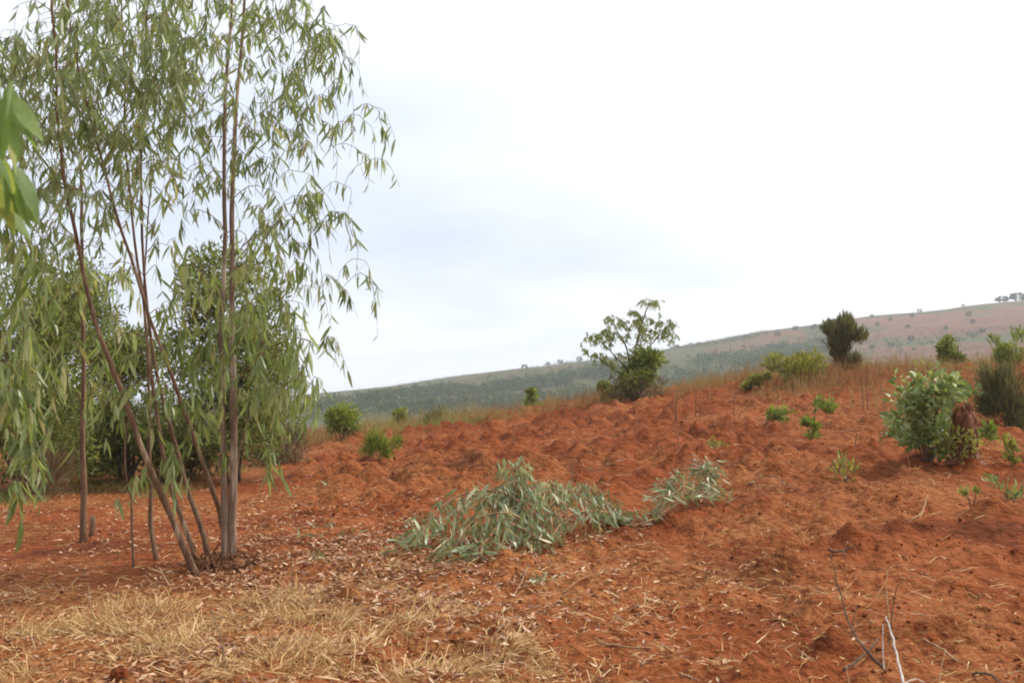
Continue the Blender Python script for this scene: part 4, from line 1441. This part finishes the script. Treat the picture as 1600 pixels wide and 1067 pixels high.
def puff(x, y, z, hgt, wid, n, rs):
    """a small far tree: tufts set round an upright core"""
    u = rs.rand(n)
    a_ = rs.uniform(0, 2 * math.pi, n)
    rr = wid * .5 * np.sqrt(np.clip(1 - (2 * u - 1) ** 2, .08, 1)) * rs.uniform(.5, 1, n)
    pos = np.column_stack([x + rr * np.cos(a_), y + rr * np.sin(a_), z + (.12 + .8 * u) * hgt])
    D = np.column_stack([np.cos(a_), np.sin(a_), rs.uniform(-.1, 1.2, n)])
    l_ = hgt * rs.uniform(.22, .42, n)
    return diamonds(pos, D, l_, l_ * .75, rs.rand(n) * .5 + rs.rand() * .5)


rs = np.random.RandomState(21)
# forest bands as strips over the hillside, each traced by its upper and lower edge
bands = [([(500, 633), (640, 614), (760, 605), (860, 593), (950, 575)], [(500, 642), (640, 623), (760, 615), (860, 605), (950, 588)], 1900),
         ([(520, 640), (640, 634), (760, 626), (850, 618), (930, 606)], [(520, 655), (640, 648), (760, 644), (850, 640), (930, 630)], 1100),
         ([(1000, 590), (1080, 565), (1160, 548), (1260, 536), (1300, 532)], [(1000, 625), (1080, 615), (1160, 590), (1260, 560), (1300, 550)], 1900),
         ([(640, 602), (760, 590), (850, 578), (950, 562), (1040, 550)], [(640, 610), (760, 600), (850, 590), (950, 570), (1040, 556)], 130),
         ([(1040, 546), (1120, 532), (1200, 518)], [(1040, 550), (1120, 538), (1200, 525)], 260),
         ([(1350, 530), (1430, 524), (1500, 520), (1590, 505)], [(1350, 560), (1430, 545), (1500, 535), (1590, 525)], 160)]
parts = []
for up_, lo_, n in bands:
    for _ in range(n):
        px = rs.uniform(up_[0][0], up_[-1][0])
        a_ = np.interp(px, [q_[0] for q_ in up_], [q_[1] for q_ in up_])
        b2 = np.interp(px, [q_[0] for q_ in lo_], [q_[1] for q_ in lo_])
        x, y = hill_hit(px, rs.uniform(a_, b2))
        x += rs.uniform(-8, 8)
        y = min(y + rs.uniform(-8, 8), 700)
        if float(vn(x, y * .5, 14, 4)) < .30 and rs.rand() < .8:
            continue
        hgt = rs.uniform(1.2, 3.4) * (.6 if n < 400 else 1)
        parts.append(puff(x, y, float(base_z(x, y)) - .2, hgt, hgt * .75, 16, rs))
mass("plantation_forest", parts, M["wood"], kind="stuff", label="bands of green plantation forest on the far hillside", cat="forest")
parts = []
for _ in range(2600):
    x, y = hill_hit(rs.uniform(500, 1600), rs.uniform(480, 650))
    y = min(y + rs.uniform(-15, 15), 702)
    hgt = rs.uniform(.5, 1.5)
    parts.append(puff(x, y, float(base_z(x, y)) - .1, hgt, hgt * 1.3, 8, rs))
mass("hillside_scrub", parts, M["wood"], kind="stuff", label="low scrub speckled over the far hillside", cat="scrub")

for (px, py, w_, lab) in [(820, 574, 9, "lone dark tree on the far ridge line, leftmost of those on the skyline"), (856, 571, 7, None), (875, 568, 8, None), (905, 564, 9, None), (1057, 546, 8, None), (1272, 514, 9, None), (1362, 496, 6, None), (1437, 484, 7, None), (1505, 477, 5, None),
                          (1514, 494, 9, None), (1371, 509, 7, None), (1391, 501, 6, None), (1424, 496, 7, None), (1392, 542, 9, None), (1424, 533, 10, None), (1478, 516, 7, None), (1192, 578, 12, None), (1205, 568, 12, None), (1228, 570, 9, None), (1243, 516, 8, None), (1215, 525, 8, None), (1362, 545, 7, None), (1418, 512, 6, None), (1520, 505, 7, None), (1535, 520, 8, None), (1180, 585, 10, None)]:
    x, y = hill_hit(px, py)
    z = float(base_z(x, y))
    hgt = w_ / FPX * y * .9
    v, f, r_ = puff(x, y, z - .2, hgt, hgt * .95, 90, rs)
    o = mass("hillside_tree", [(v, f, r_ * .6)], M["wood"], origin=(x, y, z))
    if lab:
        tag(o, lab, "tree", "lone trees dotted over the far hillside")
    else:
        FARTREES[px > 1000].append((px, o))
for side_, txt in ((True, "small dark tree on the far hillside right of the crest tree, %s from the left"), (False, "tiny dark tree on the far ridge left of the crest tree, %s of three")):
    for k_, (px, o) in enumerate(sorted(FARTREES[side_], key=lambda q_: q_[0])):
        tag(o, txt % ORD[k_], "tree", "lone trees dotted over the far hillside")
for (px, py, w_, lab) in [(1566, 470, 20, "wide dark tree crowning the far ridge at right, left one of the pair"), (1592, 469, 26, "wide dark tree crowning the far ridge at the right picture edge")]:
    x, y = hill_hit(px, py)
    y = min(y, 698)
    z = float(base_z(x, y))
    wid = w_ / FPX * y
    v, f, r_ = puff(x, y, z - .4, wid * .48, wid, 240, rs)
    tag(mass("hillside_tree", [(v, f, r_ * .5)], M["wood"], origin=(x, y, z)), lab, "tree", "trees on the ridge at right")

# ------------------------------------------------------------------ haze
hm, ht, ho = new_mat("haze_air")
pv = N(ht, "ShaderNodeVolumePrincipled", i_Density=.00038)
pv.inputs["Color"].default_value = (.90, .93, 1.0, 1)
pv.inputs["Anisotropy"].default_value = .2
L(ht, pv.outputs[0], ho.inputs["Volume"])
mb = MB()
hx, hy0, hy1, hz0, hz1 = 3600, -3600, 3600, -110, 115
mb.add([(sx * hx, yy, zz_) for zz_ in (hz0, hz1) for yy in (hy0, hy1) for sx in (-1, 1)], [(0, 2, 3, 1), (4, 5, 7, 6), (0, 1, 5, 4), (2, 6, 7, 3), (0, 4, 6, 2), (1, 3, 7, 5)])
hz = mb.build("haze", hm, None, (0, 0, 0), False)
tag(hz, "pale haze over the whole valley", "haze", kind="stuff")
